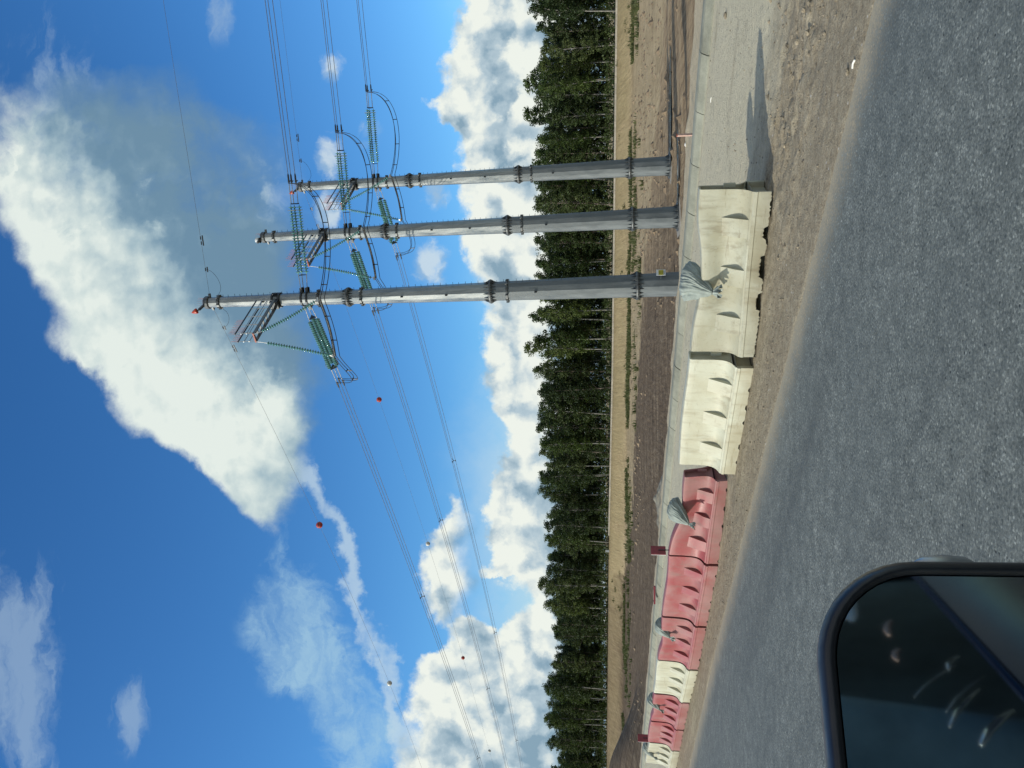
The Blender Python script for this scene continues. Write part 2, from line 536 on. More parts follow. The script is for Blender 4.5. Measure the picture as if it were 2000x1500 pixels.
def m_mirror():
    m, nt, bs = new_mat('mirror_glass')
    tc = nt.node('ShaderNodeTexCoord').outputs['Object']
    n = nt.noise(tc, 14, 4, 0.6)
    nt.l.new(nt.ramp(n, [(0.3, (0.30, 0.36, 0.37)), (0.7, (0.36, 0.42, 0.42))]), bs.inputs['Base Color'])
    bs.inputs['Metallic'].default_value = 1.0
    bs.inputs['Roughness'].default_value = 0.04
    return m


M['mirror'] = m_mirror()


def m_glass():
    m, nt, bs = new_mat('green_insulator_glass')
    tc = nt.node('ShaderNodeTexCoord').outputs['Object']
    n = nt.noise(tc, 5, 3)
    nt.l.new(nt.ramp(n, [(0.3, (0.085, 0.25, 0.225)), (0.7, (0.17, 0.41, 0.375))]), bs.inputs['Base Color'])
    bs.inputs['Roughness'].default_value = 0.10
    bs.inputs['Specular IOR Level'].default_value = 0.9
    bs.inputs['Transmission Weight'].default_value = 0.15
    return m


M['glass'] = m_glass()


def m_sack():
    m, nt, bs = new_mat('woven_sack')
    tc = nt.node('ShaderNodeTexCoord').outputs['Object']
    n = nt.noise(tc, 9, 5, 0.6)
    w = nt.node('ShaderNodeTexWave', bands_direction='DIAGONAL')
    nt.l.new(tc, w.inputs['Vector']); w.inputs['Scale'].default_value = 60
    nt.l.new(nt.ramp(n, [(0.3, (0.19, 0.22, 0.20)), (0.7, (0.33, 0.375, 0.34))]), bs.inputs['Base Color'])
    bs.inputs['Roughness'].default_value = 0.7
    nt.l.new(nt.bump(nt.math('ADD', nt.math('MULTIPLY', w.outputs['Fac'], 0.25), n), 0.35, 0.008), bs.inputs['Normal'])
    return m


M['sack'] = m_sack()

# ------------------------------------------------------------------ camera (the photograph is a portrait shot lying on its side)
cam = bpy.data.cameras.new('camera')
cam.sensor_fit = 'HORIZONTAL'
cam.sensor_width = 36
cam.lens = 27
cam.clip_start = 0.05
cam.clip_end = 9000
co = bpy.data.objects.new('camera', cam)
COL.objects.link(co)
c_, s_ = math.cos(PITCH), math.sin(PITCH)
Rv, Fv, Uv = Vector((1, 0, 0)), Vector((0, c_, s_)), Vector((0, -s_, c_))
mt = Matrix((-Uv, Rv, -Fv)).transposed().to_4x4()
mt.translation = Vector((0, 0, CAM_H))
co.matrix_world = mt
sc.camera = co


def px_ray(x, y):
    du, up = 750 - y, 1000 - x
    return Vector((du, 1500 * c_ - up * s_, 1500 * s_ + up * c_))


def px_ground(x, y, z=0.0):
    r = px_ray(x, y)
    k = (z - CAM_H) / r.z
    return Vector((r.x * k, r.y * k, z))


# ------------------------------------------------------------------ light
SUN_TO = Vector((-0.970 * math.cos(R(20.5)), -0.235 * math.cos(R(20.5)), math.sin(R(20.5)))).normalized()
sun = bpy.data.lights.new('sun', 'SUN')
sun.energy = 4.05
sun.angle = R(0.5)
sun.color = (1.0, 0.955, 0.83)
so = bpy.data.objects.new('sun', sun)
COL.objects.link(so)
so.rotation_euler = SUN_TO.to_track_quat('Z', 'Y').to_euler()

world = bpy.data.worlds.new('World')
sc.world = world
world.use_nodes = True


def build_sky():
    nt = NT(world.node_tree)
    bg = world.node_tree.nodes['Background']
    STR = 0.1
    bg.inputs['Strength'].default_value = STR
    sky = nt.node('ShaderNodeTexSky', sky_type='NISHITA', sun_disc=False)
    sky.sun_elevation = R(20.5)
    sky.sun_rotation = math.atan2(SUN_TO.x, SUN_TO.y)
    sky.air_density = 1.0
    sky.dust_density = 0.4
    sky.ozone_density = 2.2
    skyc = nt.vmath('MULTIPLY', sky.outputs[0], (0.66, 1.28, 1.76))
    skyc = nt.vmath('MULTIPLY', nt.vmath('POWER', nt.vmath('MULTIPLY', skyc, (1.0, 0.31, 0.144)), (1.45, 1.25, 1.14)), (0.97, 3.3, 7.3))

    d = nt.node('ShaderNodeTexCoord').outputs['Generated']
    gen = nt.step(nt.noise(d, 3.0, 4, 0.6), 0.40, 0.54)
    nt.dim = '2D'
    sep = nt.node('ShaderNodeSeparateXYZ'); nt.l.new(d, sep.inputs[0])
    dy = nt.math('MAXIMUM', sep.outputs['Y'], 0.06)
    s = nt.math('DIVIDE', sep.outputs['X'], dy)
    t = nt.math('DIVIDE', sep.outputs['Z'], dy)
    cp = nt.node('ShaderNodeCombineXYZ')
    nt.l.new(s, cp.inputs[0]); nt.l.new(t, cp.inputs[1])
    P = cp.outputs[0]

    def warp(p, scale, amp, detail, rough=0.55):
        n = nt.noise(p, scale, detail, rough, color=True)
        return nt.vmath('SCALE', nt.vmath('SUBTRACT', n, (0.5, 0.5, 0.5)), scale=amp)

    w_big = warp(P, 7.0, 0.075, 2)
    w_fine = warp(P, 26.0, 0.050, 8, 0.64)
    Pc = nt.vmath('ADD', nt.vmath('ADD', P, w_big), w_fine)     # crisp cauliflower edges
    Pm = nt.vmath('ADD', nt.vmath('ADD', P, nt.vmath('SCALE', w_big, scale=1.1)), nt.vmath('SCALE', w_fine, scale=0.55))
    sm_ = nt.node('ShaderNodeSeparateXYZ'); nt.l.new(Pm, sm_.inputs[0])
    smo, tmo = sm_.outputs['X'], sm_.outputs['Y']
    sc_ = nt.node('ShaderNodeSeparateXYZ'); nt.l.new(Pc, sc_.inputs[0])
    sw, tw = sc_.outputs['X'], sc_.outputs['Y']
    w_soft = warp(P, 9.0, 0.10, 6, 0.6)
    Ps = nt.vmath('ADD', P, w_soft)
    ss_ = nt.node('ShaderNodeSeparateXYZ'); nt.l.new(Ps, ss_.inputs[0])
    sso, tso = ss_.outputs['X'], ss_.outputs['Y']

    def curve(sin, pts):
        """pts: picture points of an outline, turned into sky directions"""
        nd = nt.node('ShaderNodeFloatCurve')
        cv = nd.mapping.curves[0]
        q = []
        for x, y in pts:
            r = px_ray(x, y)
            q.append(((r.x / r.y + 0.6) / 1.2, (r.z / r.y + 0.1) / 1.1))
        q.sort()
        while len(cv.points) < len(q): cv.points.new(0.5, 0.5)
        for pt, (a, b) in zip(cv.points, q):
            pt.location = (min(max(a, 0), 1), min(max(b, 0), 1))
            pt.handle_type = 'AUTO_CLAMPED'
        nd.mapping.update()
        nt.put(nd.inputs['Value'], nt.math('DIVIDE', nt.math('ADD', sin, 0.6), 1.2))
        return nt.math('SUBTRACT', nt.math('MULTIPLY', nd.outputs[0], 1.1), 0.1)

    # relief: a billowy height seen from two places, the difference is the slope towards the sun
    def billow(p, scale):
        v = nt.node('ShaderNodeTexVoronoi', feature='F1', voronoi_dimensions='2D')
        nt.l.new(p, v.inputs['Vector'])
        v.inputs['Scale'].default_value = scale
        v.inputs['Detail'].default_value = 2
        v.inputs['Roughness'].default_value = 0.5
        return v.outputs['Distance']

    def height(off):
        p = nt.vmath('ADD', P, off)
        pb = nt.vmath('ADD', nt.vmath('ADD', p, nt.vmath('SCALE', w_fine, scale=0.55)), nt.vmath('SCALE', w_big, scale=0.4))
        return nt.math('ADD', nt.math('MULTIPLY', nt.noise(p, 10, 7, 0.58), 0.9), nt.math('MULTIPLY', billow(pb, 15), -0.55))

    relief = nt.math('SUBTRACT', height((0, 0, 0)), height((-0.017, 0.012, 0)))          # > 0: falls away towards the sun: lit

    col = skyc

    def lay(col, alpha, ccol):
        cc = nt.vmath('SCALE', ccol, scale=1.0 / STR)
        return nt.mix(alpha, col, cc)

    # ---- high thin wisps, upper left
    up_n = nt.noise(nt.vmath('MULTIPLY', nt.vmath('ADD', P, nt.vmath('SCALE', w_soft, scale=0.8)), (0.7, 2.6, 1)), 5.5, 8, 0.62)

    def blob(cx, cy, rx, ry, p=P):
        """a soft bump centred on a picture point, radii in picture pixels (along x, along y)"""
        r = px_ray(cx, cy)
        c = (r.x / r.y, r.z / r.y, 0)
        k = 1500.0 * 0.95
        q = nt.vmath('MULTIPLY', nt.vmath('SUBTRACT', p, c), (k / ry, k / rx, 0))
        return nt.step(nt.vmath('LENGTH', q), 1.0, 0.0)

    def add(a, b): return nt.math('ADD', a, b)
    wis = add(blob(40, 1330, 190, 420), add(blob(245, 1390, 70, 130), nt.math('MULTIPLY', blob(90, 120, 170, 190), 0.50)))
    wis = add(wis, nt.math('MULTIPLY', blob(430, 30, 60, 90), 0.5))
    a1 = nt.math('MULTIPLY', nt.step(add(up_n, nt.math('MULTIPLY', nt.math('MINIMUM', wis, 1.0), 0.30)), 0.58, 0.86), nt.step(wis, 0.02, 0.30))
    col = lay(col, nt.math('MULTIPLY', a1, 0.50), nt.mix(0.5, (0.36, 0.50, 0.66), (0.42, 0.56, 0.68)))

    # ---- hazy veil and streaks left of the big cloud and the old vapour trail
    veil = add(blob(600, 1190, 130, 260), add(blob(700, 1390, 130, 230), nt.math('MULTIPLY', blob(540, 1230, 110, 200), 0.8)))
    a2 = nt.step(add(nt.noise(Ps, 7, 8, 0.65), nt.math('MULTIPLY', nt.math('MINIMUM', veil, 1.0), 0.26)), 0.53, 0.80)
    a2 = nt.math('MULTIPLY', nt.math('MULTIPLY', a2, nt.step(veil, 0.0, 0.45)), nt.step(nt.noise(nt.vmath('MULTIPLY', Pc, (0.6, 1.5, 1)), 9, 7, 0.66), 0.30, 0.68, 0.25, 1.0))
    col = lay(col, nt.math('MULTIPLY', a2, 0.75), (0.40, 0.62, 0.76, 1))
    tr_c = curve(sw, [(590, 860), (612, 930), (640, 1010), (672, 1080), (700, 1170), (735, 1270), (762, 1330), (790, 1420), (805, 1500)])
    tr_d = nt.math('ABSOLUTE', nt.math('SUBTRACT', tw, tr_c))
    tr_a = nt.math('MULTIPLY', nt.step(tr_d, 0.019, 0.003), nt.step(nt.noise(P, 10, 5, 0.6), 0.18, 0.50))
    tr_a = nt.math('MULTIPLY', tr_a, nt.step(sw, -0.07, -0.13))
    col = lay(col, nt.math('MULTIPLY', tr_a, 0.62), (0.58, 0.72, 0.80, 1))

    # ---- small loose puffs
    pf = add(nt.math('MULTIPLY', blob(845, 510, 62, 70), 0.95), nt.math('MULTIPLY', blob(655, 125, 50, 60), 0.62))
    pf = add(pf, add(nt.math('MULTIPLY', blob(640, 310, 62, 90), 0.85), nt.math('MULTIPLY', blob(640, 420, 50, 70), 0.8)))
    pf = add(pf, add(nt.math('MULTIPLY', blob(850, 375, 55, 62), 0.82), nt.math('MULTIPLY', blob(730, 260, 60, 80), 0.45)))
    pf = add(pf, nt.math('MULTIPLY', blob(905, 400, 40, 60), 0.55))
    pf_n = add(pf, nt.math('MULTIPLY', nt.math('SUBTRACT', nt.noise(Ps, 17, 8, 0.6), 0.5), 1.6))
    a3 = nt.math('MULTIPLY', nt.step(pf_n, 0.28, 0.85), nt.step(pf, 0.02, 0.2))
    col = lay(col, nt.math('MULTIPLY', a3, 0.78), nt.mix(nt.step(relief, -0.08, 0.10), (0.36, 0.52, 0.68), (0.66, 0.76, 0.80)))

    # ---- the great cumulus across the top
    upc = curve(smo, [(470, 985), (405, 935), (318, 890), (250, 835), (215, 780), (165, 735), (100, 690), (85, 620), (72, 560),
                     (15, 485), (-30, 420), (-130, 300), (-120, 200), (90, 130), (300, 90), (520, 80), (620, 0)])
    loc = curve(sso, [(560, 985), (585, 935), (612, 880), (618, 800), (640, 720), (640, 640), (625, 560), (615, 480), (600, 400),
                      (590, 320), (560, 250), (470, 200), (400, 160), (340, 110), (520, 70), (650, 0)])
    thick = nt.math('SUBTRACT', upc, tmo)
    right = nt.step(s, 0.20, 0.40)                                  # the ragged, soft right end
    e_up = nt.math('ADD', 0.034, nt.math('MULTIPLY', right, 0.14))
    a_up = nt.step(nt.math('SUBTRACT', thick, nt.math('MULTIPLY', nt.math('SUBTRACT', nt.noise(Ps, 8, 7, 0.6), 0.42), nt.math('MULTIPLY', right, 0.30))), 0.0, e_up)
    a_lo = nt.step(nt.math('SUBTRACT', tso, loc), -0.012, nt.math('ADD', 0.035, nt.math('MULTIPLY', nt.step(s, -0.1, 0.15), 0.05)))
    a4 = nt.math('MULTIPLY', a_up, a_lo)
    a4 = nt.math('MULTIPLY', a4, nt.step(sw, 0.47, 0.36))
    gry = curve(sso, [(620, 985), (620, 900), (600, 820), (540, 740), (480, 690), (430, 620), (390, 560), (330, 480), (250, 400),
                      (200, 330), (150, 270), (130, 200), (100, 100), (100, 0)])
    g = nt.step(nt.math('SUBTRACT', gry, tso), -0.16, 0.08)
    g = nt.math('SUBTRACT', g, nt.math('MULTIPLY', nt.math('ADD', relief, nt.math('MULTIPLY', nt.math('SUBTRACT', nt.noise(Ps, 4.5, 6, 0.6), 0.5), 1.2)), 0.55), clamp=True)
    lighter = nt.math('MULTIPLY', nt.step(nt.noise(Ps, 5.0, 6, 0.6), 0.50, 0.66), nt.step(nt.math('ABSOLUTE', nt.math('SUBTRACT', s, 0.27)), 0.14, 0.02))
    g = nt.math('SUBTRACT', g, nt.math('MULTIPLY', lighter, 0.5), clamp=True)
    low_lit = nt.math('MULTIPLY', blob(520, 770, 110, 150, Pc), nt.step(nt.noise(Pc, 6, 6, 0.6), 0.42, 0.6))
    g = nt.math('SUBTRACT', g, nt.math('MULTIPLY', low_lit, 0.35), clamp=True)
    c4 = nt.ramp(g, [(0.0, (0.78, 0.85, 0.80)), (0.20, (0.62, 0.72, 0.71)), (0.5, (0.38, 0.51, 0.57)), (0.8, (0.19, 0.315, 0.42)), (1.0, (0.155, 0.275, 0.385))])
    thin = nt.math('MULTIPLY', nt.math('MULTIPLY', g, nt.step(nt.noise(Ps, 4.0, 7, 0.62), 0.42, 0.68)), nt.step(s, 0.02, 0.25))
    a4 = nt.math('MULTIPLY', a4, nt.math('SUBTRACT', 1.0, nt.math('MULTIPLY', thin, 0.55)))
    col = lay(col, a4, c4)

    # ---- cumulus in the lower left
    def cumulus(col, upper, alpha_edge, depth, extra=None, c=None, soft=None):
        uc = curve(sw, upper)
        th = nt.math('SUBTRACT', uc, tw)
        a = nt.step(th, 0.0, alpha_edge)
        if extra is not None: a = nt.math('MULTIPLY', a, extra)
        shade = nt.step(add(th, nt.math('MULTIPLY', nt.math('SUBTRACT', nt.noise(P, 6.5, 7, 0.62), 0.5), depth * 1.3)), depth * -0.1, depth * 1.9, 0.08, 0.86)
        shade = nt.math('SUBTRACT', shade, nt.math('MULTIPLY', relief, 2.0))
        shade = nt.math('ADD', shade, nt.math('MULTIPLY', nt.math('SUBTRACT', nt.noise(Pc, 13, 8, 0.62), 0.5), 0.75), clamp=True)
        cc = nt.ramp(shade, c)
        return lay(col, a, cc)

    tone = [(0.0, (0.86, 0.90, 0.83)), (0.25, (0.70, 0.77, 0.76)), (0.55, (0.46, 0.58, 0.65)), (1.0, (0.245, 0.375, 0.475))]
    lo_c = curve(sso, [(860, 960), (905, 985), (925, 1030), (920, 1085), (925, 1140), (905, 1215), (1000, 1250), (1150, 1300), (1200, 1500)])
    e_lo = nt.step(nt.math('SUBTRACT', tso, lo_c), -0.01, 0.035)
    # ---- the low bank along the horizon: a far grey sheet, then two ranks of towers
    haze_a = nt.math('MULTIPLY', nt.step(nt.math('SUBTRACT', curve(sso, [(930, 0), (950, 400), (955, 700), (905, 850), (890, 960), (915, 1100), (930, 1300), (930, 1500)]), tso), -0.05, 0.14),
                     nt.step(nt.noise(Ps, 5.0, 7, 0.6), 0.25, 0.60))
    col = lay(col, nt.math('MULTIPLY', haze_a, 0.88), (0.54, 0.69, 0.79, 1))
    bank_pts = [(885, 0), (878, 60), (868, 110), (875, 150), (840, 185), (838, 200), (862, 225), (890, 245), (898, 300), (915, 345), (908, 400),
                (918, 450), (902, 480), (922, 530), (925, 590), (935, 640), (928, 690), (945, 740), (955, 790), (982, 830), (1000, 880), (1030, 930), (1060, 985), (1010, 1010), (985, 1100), (1010, 1200), (968, 1265), (975, 1340), (990, 1500)]
    col = cumulus(col, bank_pts, 0.018, 0.090, c=tone)
    col = cumulus(col, [(990, 0), (1000, 90), (1020, 180), (985, 250), (1010, 320), (985, 400), (1000, 480), (1010, 560), (985, 640), (1010, 720), (1010, 800), (985, 900), (962, 960), (958, 1090), (1000, 1120), (1060, 1150), (1040, 1250), (1020, 1350), (1050, 1500)], 0.012, 0.075, c=tone)
    col = cumulus(col, [(895, 955), (880, 985), (840, 1028), (815, 1070), (800, 1115), (822, 1150), (838, 1190), (862, 1240), (850, 1275), (815, 1300), (802, 1340), (798, 1395), (785, 1425), (780, 1500)],
                  0.022, 0.13, extra=e_lo, c=tone)
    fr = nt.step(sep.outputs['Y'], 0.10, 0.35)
    # unseen sky behind the camera: extra white cloud added to whiten the ambient light
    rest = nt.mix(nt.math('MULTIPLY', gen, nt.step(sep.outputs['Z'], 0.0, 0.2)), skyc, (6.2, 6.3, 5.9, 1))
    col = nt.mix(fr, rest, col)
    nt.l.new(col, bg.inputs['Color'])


SKY_VAL = 1.0
build_sky()
world.cycles.sampling_method = 'MANUAL'
world.cycles.sample_map_resolution = 512

sc.view_settings.view_transform = 'Standard'
sc.view_settings.look = 'None'
sc.view_settings.exposure = 0.0
sc.view_settings.gamma = 1.0
sc.cycles.max_bounces = 6
sc.cycles.diffuse_bounces = 2
sc.cycles.glossy_bounces = 3
sc.cycles.transmission_bounces = 3
sc.cycles.transparent_max_bounces = 8
sc.cycles.use_denoising = True

# ------------------------------------------------------------------ ground
EDGE_B = np.array([-60, 0.0, 1.78, 3.32, 5.41, 7.68, 11.23, 16.91, 30, 60, 400])
EDGE_A = np.array([5.2, 5.36, 5.44, 5.52, 5.68, 5.83, 6.06, 6.25, 6.4, 6.6, 7.5])


def road_edge(b):
    return np.interp(b, EDGE_B, EDGE_A)


def spaced(*seg):
    out = []
    for lo, hi, n in seg: out.append(np.linspace(lo, hi, n, endpoint=False))
    out.append([seg[-1][1]])
    return np.concatenate(out)


# road: a sheet with a ragged right edge
bb = spaced((-80, -6, 40), (-6, 24, 500), (24, 80, 120), (80, 400, 80))
kk = np.concatenate([-(np.linspace(0, 1, 40) ** 2) * 14])[::-1]
B, K = np.meshgrid(bb, kk, indexing='ij')
rag = 0.07 * fbm(bb * 2.2, bb * 0 + 3.3, 5, 3, 0.7) + 0.05 * fbm(bb * 9, bb * 0 + 1.3, 3, 9)
A = road_edge(B) + K + rag[:, None] * np.clip(1 + K / 0.5, 0, 1)
Z = 0.004 + 0 * A
Z = Z - 0.03 * (K > -1e-6)
X = RN.x * A + RD.x * B; Y = RN.y * A + RD.y * B
road = grid_mesh('road', X, Y, Z, M['asphalt'], {'edge': -K + 0 * A})
tag(road, kind='structure')

# verge: dirt, compacted gravel, sand berm and the slope down to the field
aa = spaced((4.8, 5.6, 14), (5.6, 9.2, 110), (9.2, 13.4, 70), (13.4, 15.6, 40), (15.6, 22.5, 20))
bb = spaced((-40, -3, 40), (-3, 14, 330), (14, 40, 160), (40, 120, 80), (120, 420, 60))
B, A = np.meshgrid(bb, aa, indexing='ij')
X = RN.x * A + RD.x * B; Y = RN.y * A + RD.y * B


def verge_z(A, B):
    e = A - road_edge(B)
    X = RN.x * A + RD.x * B; Y = RN.y * A + RD.y * B
    z = -0.05 + 0.060 * sstep(-0.22, -0.02, e + 0.05 * fbm(X * 4.0, Y * 4.0, 4, 4, 0.65))
    z = z + 0.012 * fbm(X * 1.1, Y * 1.1, 4, 5) * sstep(0.0, 0.5, e)
    z = z + 0.030 * fbm(X * 6, Y * 6, 4, 8, 0.65) * sstep(0.05, 0.4, e) * (1 - 0.55 * sstep(8.2, 9.6, A))
    # churned wheel ruts by the end of the nearest barrier
    rough = np.exp(-((A - 7.0) / 0.75) ** 2) * sstep(5.6, 3.6, B) * sstep(-4, -1, B)
    z = z + 0.016 * fbm(X * 15, Y * 15, 3, 18, 0.6) * sstep(0.1, 0.5, e) * (1 - 0.6 * sstep(8.2, 9.6, A))
    z = z + rough * (0.10 * fbm(A * 3.4, B * 1.2, 4, 21, 0.6) + 0.085 * fbm(X * 9, Y * 9, 3, 33, 0.6))
    rut = np.exp(-((A - 7.6 - 0.12 * np.sin(B * 0.9)) / 0.12) ** 2) * sstep(4.6, 3.4, B)
    z = z - 0.03 * rut
    crest = 14.15 + 0.95 * sstep(12, 3, B) + 0.35 * fbm(B * 0.7, B * 0 + 2.1, 4, 12, 0.6)
    berm = sstep(13.35, 13.55, A) * (0.10 + 0.10 * fbm(X * 1.6, Y * 1.6, 4, 15))
    z = z + berm
    drop = np.clip((A - crest) / (20.2 - 14.6), 0, 1.2)
    z = z - 3.45 * drop ** 0.92
    return z


Z = verge_z(A, B)
verge = grid_mesh('verge', X, Y, Z, M['verge'])
tag(verge, kind='structure')

# kerb: sloped concrete kerb stones with open joints
kb = MB()
prof = [(13.02, -0.05), (13.05, 0.035), (13.16, 0.125), (13.22, 0.142), (13.40, 0.145), (13.44, 0.13), (13.44, -0.05)]
b0 = -14.0
while b0 < 130:
    L = 1.0
    jog = random.uniform(-0.008, 0.008)
    dz = random.uniform(-0.005, 0.005)
    vs = []
    for b in (b0 + 0.007, b0 + L - 0.007):
        for a, z in prof:
            a2 = a + jog - 0.006 * max(0, b - 14) * 0.5 * (1 if b < 40 else 40 / b)
            vs.append(P_ab(a2, b, z + dz))
    n = len(prof)
    fs = [(i, i + 1, n + i + 1, n + i) for i in range(n - 1)] + [tuple(range(n - 1, -1, -1)), tuple(range(n, 2 * n))]
    kb.add(vs, fs)
    b0 += L
kerb = kb.build('kerb', M['kerb'])
tag(kerb, kind='structure')

# field far below the road, with the bank in front of the wood and an earth mound
FA, FB = Vector((92, 138, 0)), Vector((-128, 252, 0))
FD = (FB - FA).normalized()
FN = Vector((-FD.y, FD.x, 0))
if FN.y < 0: FN = -FN
FLEN = (FB - FA).length


def wood_coords(X, Y):
    k = (X - FA.x) * FD.x + (Y - FA.y) * FD.y
    w = (X - FA.x) * FN.x + (Y - FA.y) * FN.y
    return k / FLEN, w


def crest_z(k):
    return np.interp(k, [-1.5, 0, 0.4, 0.65, 1.0, 2.5], [-0.9, -0.65, -0.05, 0.9, 1.35, 1.6])


def field_z(X, Y):
    k, w = wood_coords(X, Y)
    base = -3.2 + 0.30 * fbm(X * 0.07, Y * 0.07, 4, 40) + 0.34 * fbm(X * 0.30, Y * 0.5, 4, 44, 0.6)
    ab = X * RN.x + Y * RN.y
    base = base + 0.07 * np.sin(Y * 1.25 + 2 * fbm(X * 0.03, Y * 0.05, 3, 47)) * sstep(95, 70, Y) * 0.6
    base = base - 0.9 * sstep(19.5, 17.0, ab)
    w2 = w + 1.2 * fbm(X * 0.05, Y * 0.05, 3, 50)
    f = sstep(-11.0, -1.0, w2)
    z = base * (1 - f) + crest_z(k) * f
    # earth mound on the left
    m = np.exp(-(((X + 62) * 0.72 + (Y - 118) * 0.69) / 9.0) ** 2) * sstep(-36, -58, X)
    z = z + m * (4.5 + 1.0 * fbm(X * 0.09, Y * 0.09, 4, 60)) * sstep(150, 120, Y)
    return z


xx = spaced((-4000, -400, 14), (-400, -150, 26), (-150, 130, 230), (130, 400, 26), (400, 4000, 14))
yy = spaced((-4000, 0, 12), (0, 30, 20), (30, 120, 130), (120, 260, 160), (260, 400, 16), (400, 6000, 16))
X, Y = np.meshgrid(xx, yy, indexing='ij')
Z = field_z(X, Y)
k, w = wood_coords(X, Y)
aa_ = X * RN.x + Y * RN.y
sandf = sstep(-12, 12, aa_ - np.interp(X, [-80, -55, -25, -5, 18, 35, 80], [140, 116, 88, 90, 80, 64, 56]))
mound = np.exp(-(((X + 62) * 0.72 + (Y - 118) * 0.69) / 14.0) ** 2) * sstep(-30, -52, X)
sandf = np.clip(sandf - 1.2 * mound, 0, 1)
bankf = sstep(-10.5, -6.5, w) * (1 - 0.5 * sstep(0.55, 0.75, k))
ground = grid_mesh('ground', X, Y, Z, M['field'], {'sand': sandf, 'bank': bankf, 'dry': sstep(2, 22, X)})
tag(ground, kind='structure')

# pale concrete edge on the crest of the bank
eb = MB()
for i in range(60):
    k0, k1 = -0.12 + i * 0.012, -0.12 + (i + 1) * 0.012
    p0 = FA + FD * (k0 * FLEN) - FN * 0.5; p1 = FA + FD * (k1 * FLEN) - FN * 0.5
    p0.z = float(crest_z(k0)) + 0.12; p1.z = float(crest_z(k1)) + 0.12
    eb.bar(p0, p1 - (p1 - p0) * 0.004, 0.3, 0.46)
edge = eb.build('kerb_wall', M['slab'])
tag(edge, 'long low pale concrete wall on the crest of the bank before the wood', 'wall')

# ------------------------------------------------------------------ puddles beside the poles
def puddle(cx, cy, rx, ry, seed):
    m = MB()
    n = 40
    pts = []
    for i in range(n):
        a = 2 * math.pi * i / n
        r = 1 + 0.5 * float(fbm(np.array([math.cos(a) * 1.6 + seed]), np.array([math.sin(a) * 1.6]), 3, 70)[0])
        x, y = cx + rx * r * math.cos(a), cy + ry * r * math.sin(a)
        pts.append((x, y, -3.06))
    m.add(pts, [tuple(range(n))])
    o = m.build('puddle', M['water'])
    return tag(o, kind='structure')


puddle(20.5, 58.2, 4.6, 0.9, 1.0)
puddle(14.6, 52.2, 2.6, 0.5, 5.0)

# ------------------------------------------------------------------ loose stones on the verge (nobody could count them)
st = MB()
for i in range(1800):
    b = random.uniform(-3.5, 12)
    a = random.choice([random.uniform(5.7, 8.6), random.uniform(5.8, 7.4), random.uniform(8, 13)])
    r = random.choice([0.004, 0.006, 0.007, 0.009, 0.013]) * random.uniform(0.7, 1.3)
    if 3.9 < b < 20 and 6.6 < a < 7.6: continue
    z = float(verge_z(np.array([a]), np.array([b]))[0])
    c = P_ab(a, b, z + r * 0.3)
    vs = []
    for q in [(1, 0, 0), (-1, 0, 0), (0, 1, 0), (0, -1, 0), (0, 0, .8), (0, 0, -.8)]:
        vs.append(c + Vector(q) * r * random.uniform(0.7, 1.3))
    st.add(vs, [(0, 2, 4), (2, 1, 4), (1, 3, 4), (3, 0, 4), (2, 0, 5), (1, 2, 5), (3, 1, 5), (0, 3, 5)])
for i in range(420):                                       # bigger dry clods along the churned track
    b = random.gauss(1.6, 2.2)
    a = random.choice([random.gauss(7.25, 0.28), random.gauss(7.9, 0.4), random.gauss(6.6, 0.35)])
    if b > 3.7 and a > 6.5 or a < 5.8: continue
    r = random.uniform(0.008, 0.025) * (0.7 if a < 6.8 else 1)
    z = float(verge_z(np.array([a]), np.array([b]))[0])
    c = P_ab(a, b, z + r * 0.2)
    vs, n = [], 7
    for zz, rr in ((-0.4, 0.9), (0.1, 1.0), (0.55, 0.75), (0.8, 0.3)):
        for k in range(n):
            an = 6.283 * k / n + zz
            q = r * rr * random.uniform(0.7, 1.3)
            vs.append(c + Vector((math.cos(an) * q * 1.25, math.sin(an) * q, zz * r * random.uniform(0.8, 1.2))))
    fs = [(j * n + k, j * n + (k + 1) % n, (j + 1) * n + (k + 1) % n, (j + 1) * n + k) for j in range(3) for k in range(n)]
    fs.append(tuple(3 * n + k for k in range(n)))
    st.add(vs, fs)
o = st.build('loose_stones', M['stone'])
tag(o, 'loose stones and crumbs scattered over the dirt verge', 'stones', kind='stuff')

# ------------------------------------------------------------------ road barriers
BH, BL = 0.72, 1.95
# half-width of the barrier at each height
PROF = [(0.00, 0.720), (0.055, 0.720), (0.075, 0.712), (0.083, 0.690), (0.085, 0.62), (0.087, 0.54), (0.089, 0.48), (0.092, 0.43), (0.096, 0.385),
        (0.103, 0.34), (0.115, 0.30), (0.134, 0.265), (0.162, 0.236), (0.192, 0.217), (0.222, 0.203), (0.230, 0.188), (0.243, 0.178), (0.247, 0.150),
        (0.238, 0.140), (0.240, 0.095), (0.240, 0.045), (0.242, 0.0)]


def prof_hw(z):
    zs = [q[1] for q in PROF][::-1]; hs = [q[0] for q in PROF][::-1]
    return float(np.interp(z, zs, hs))


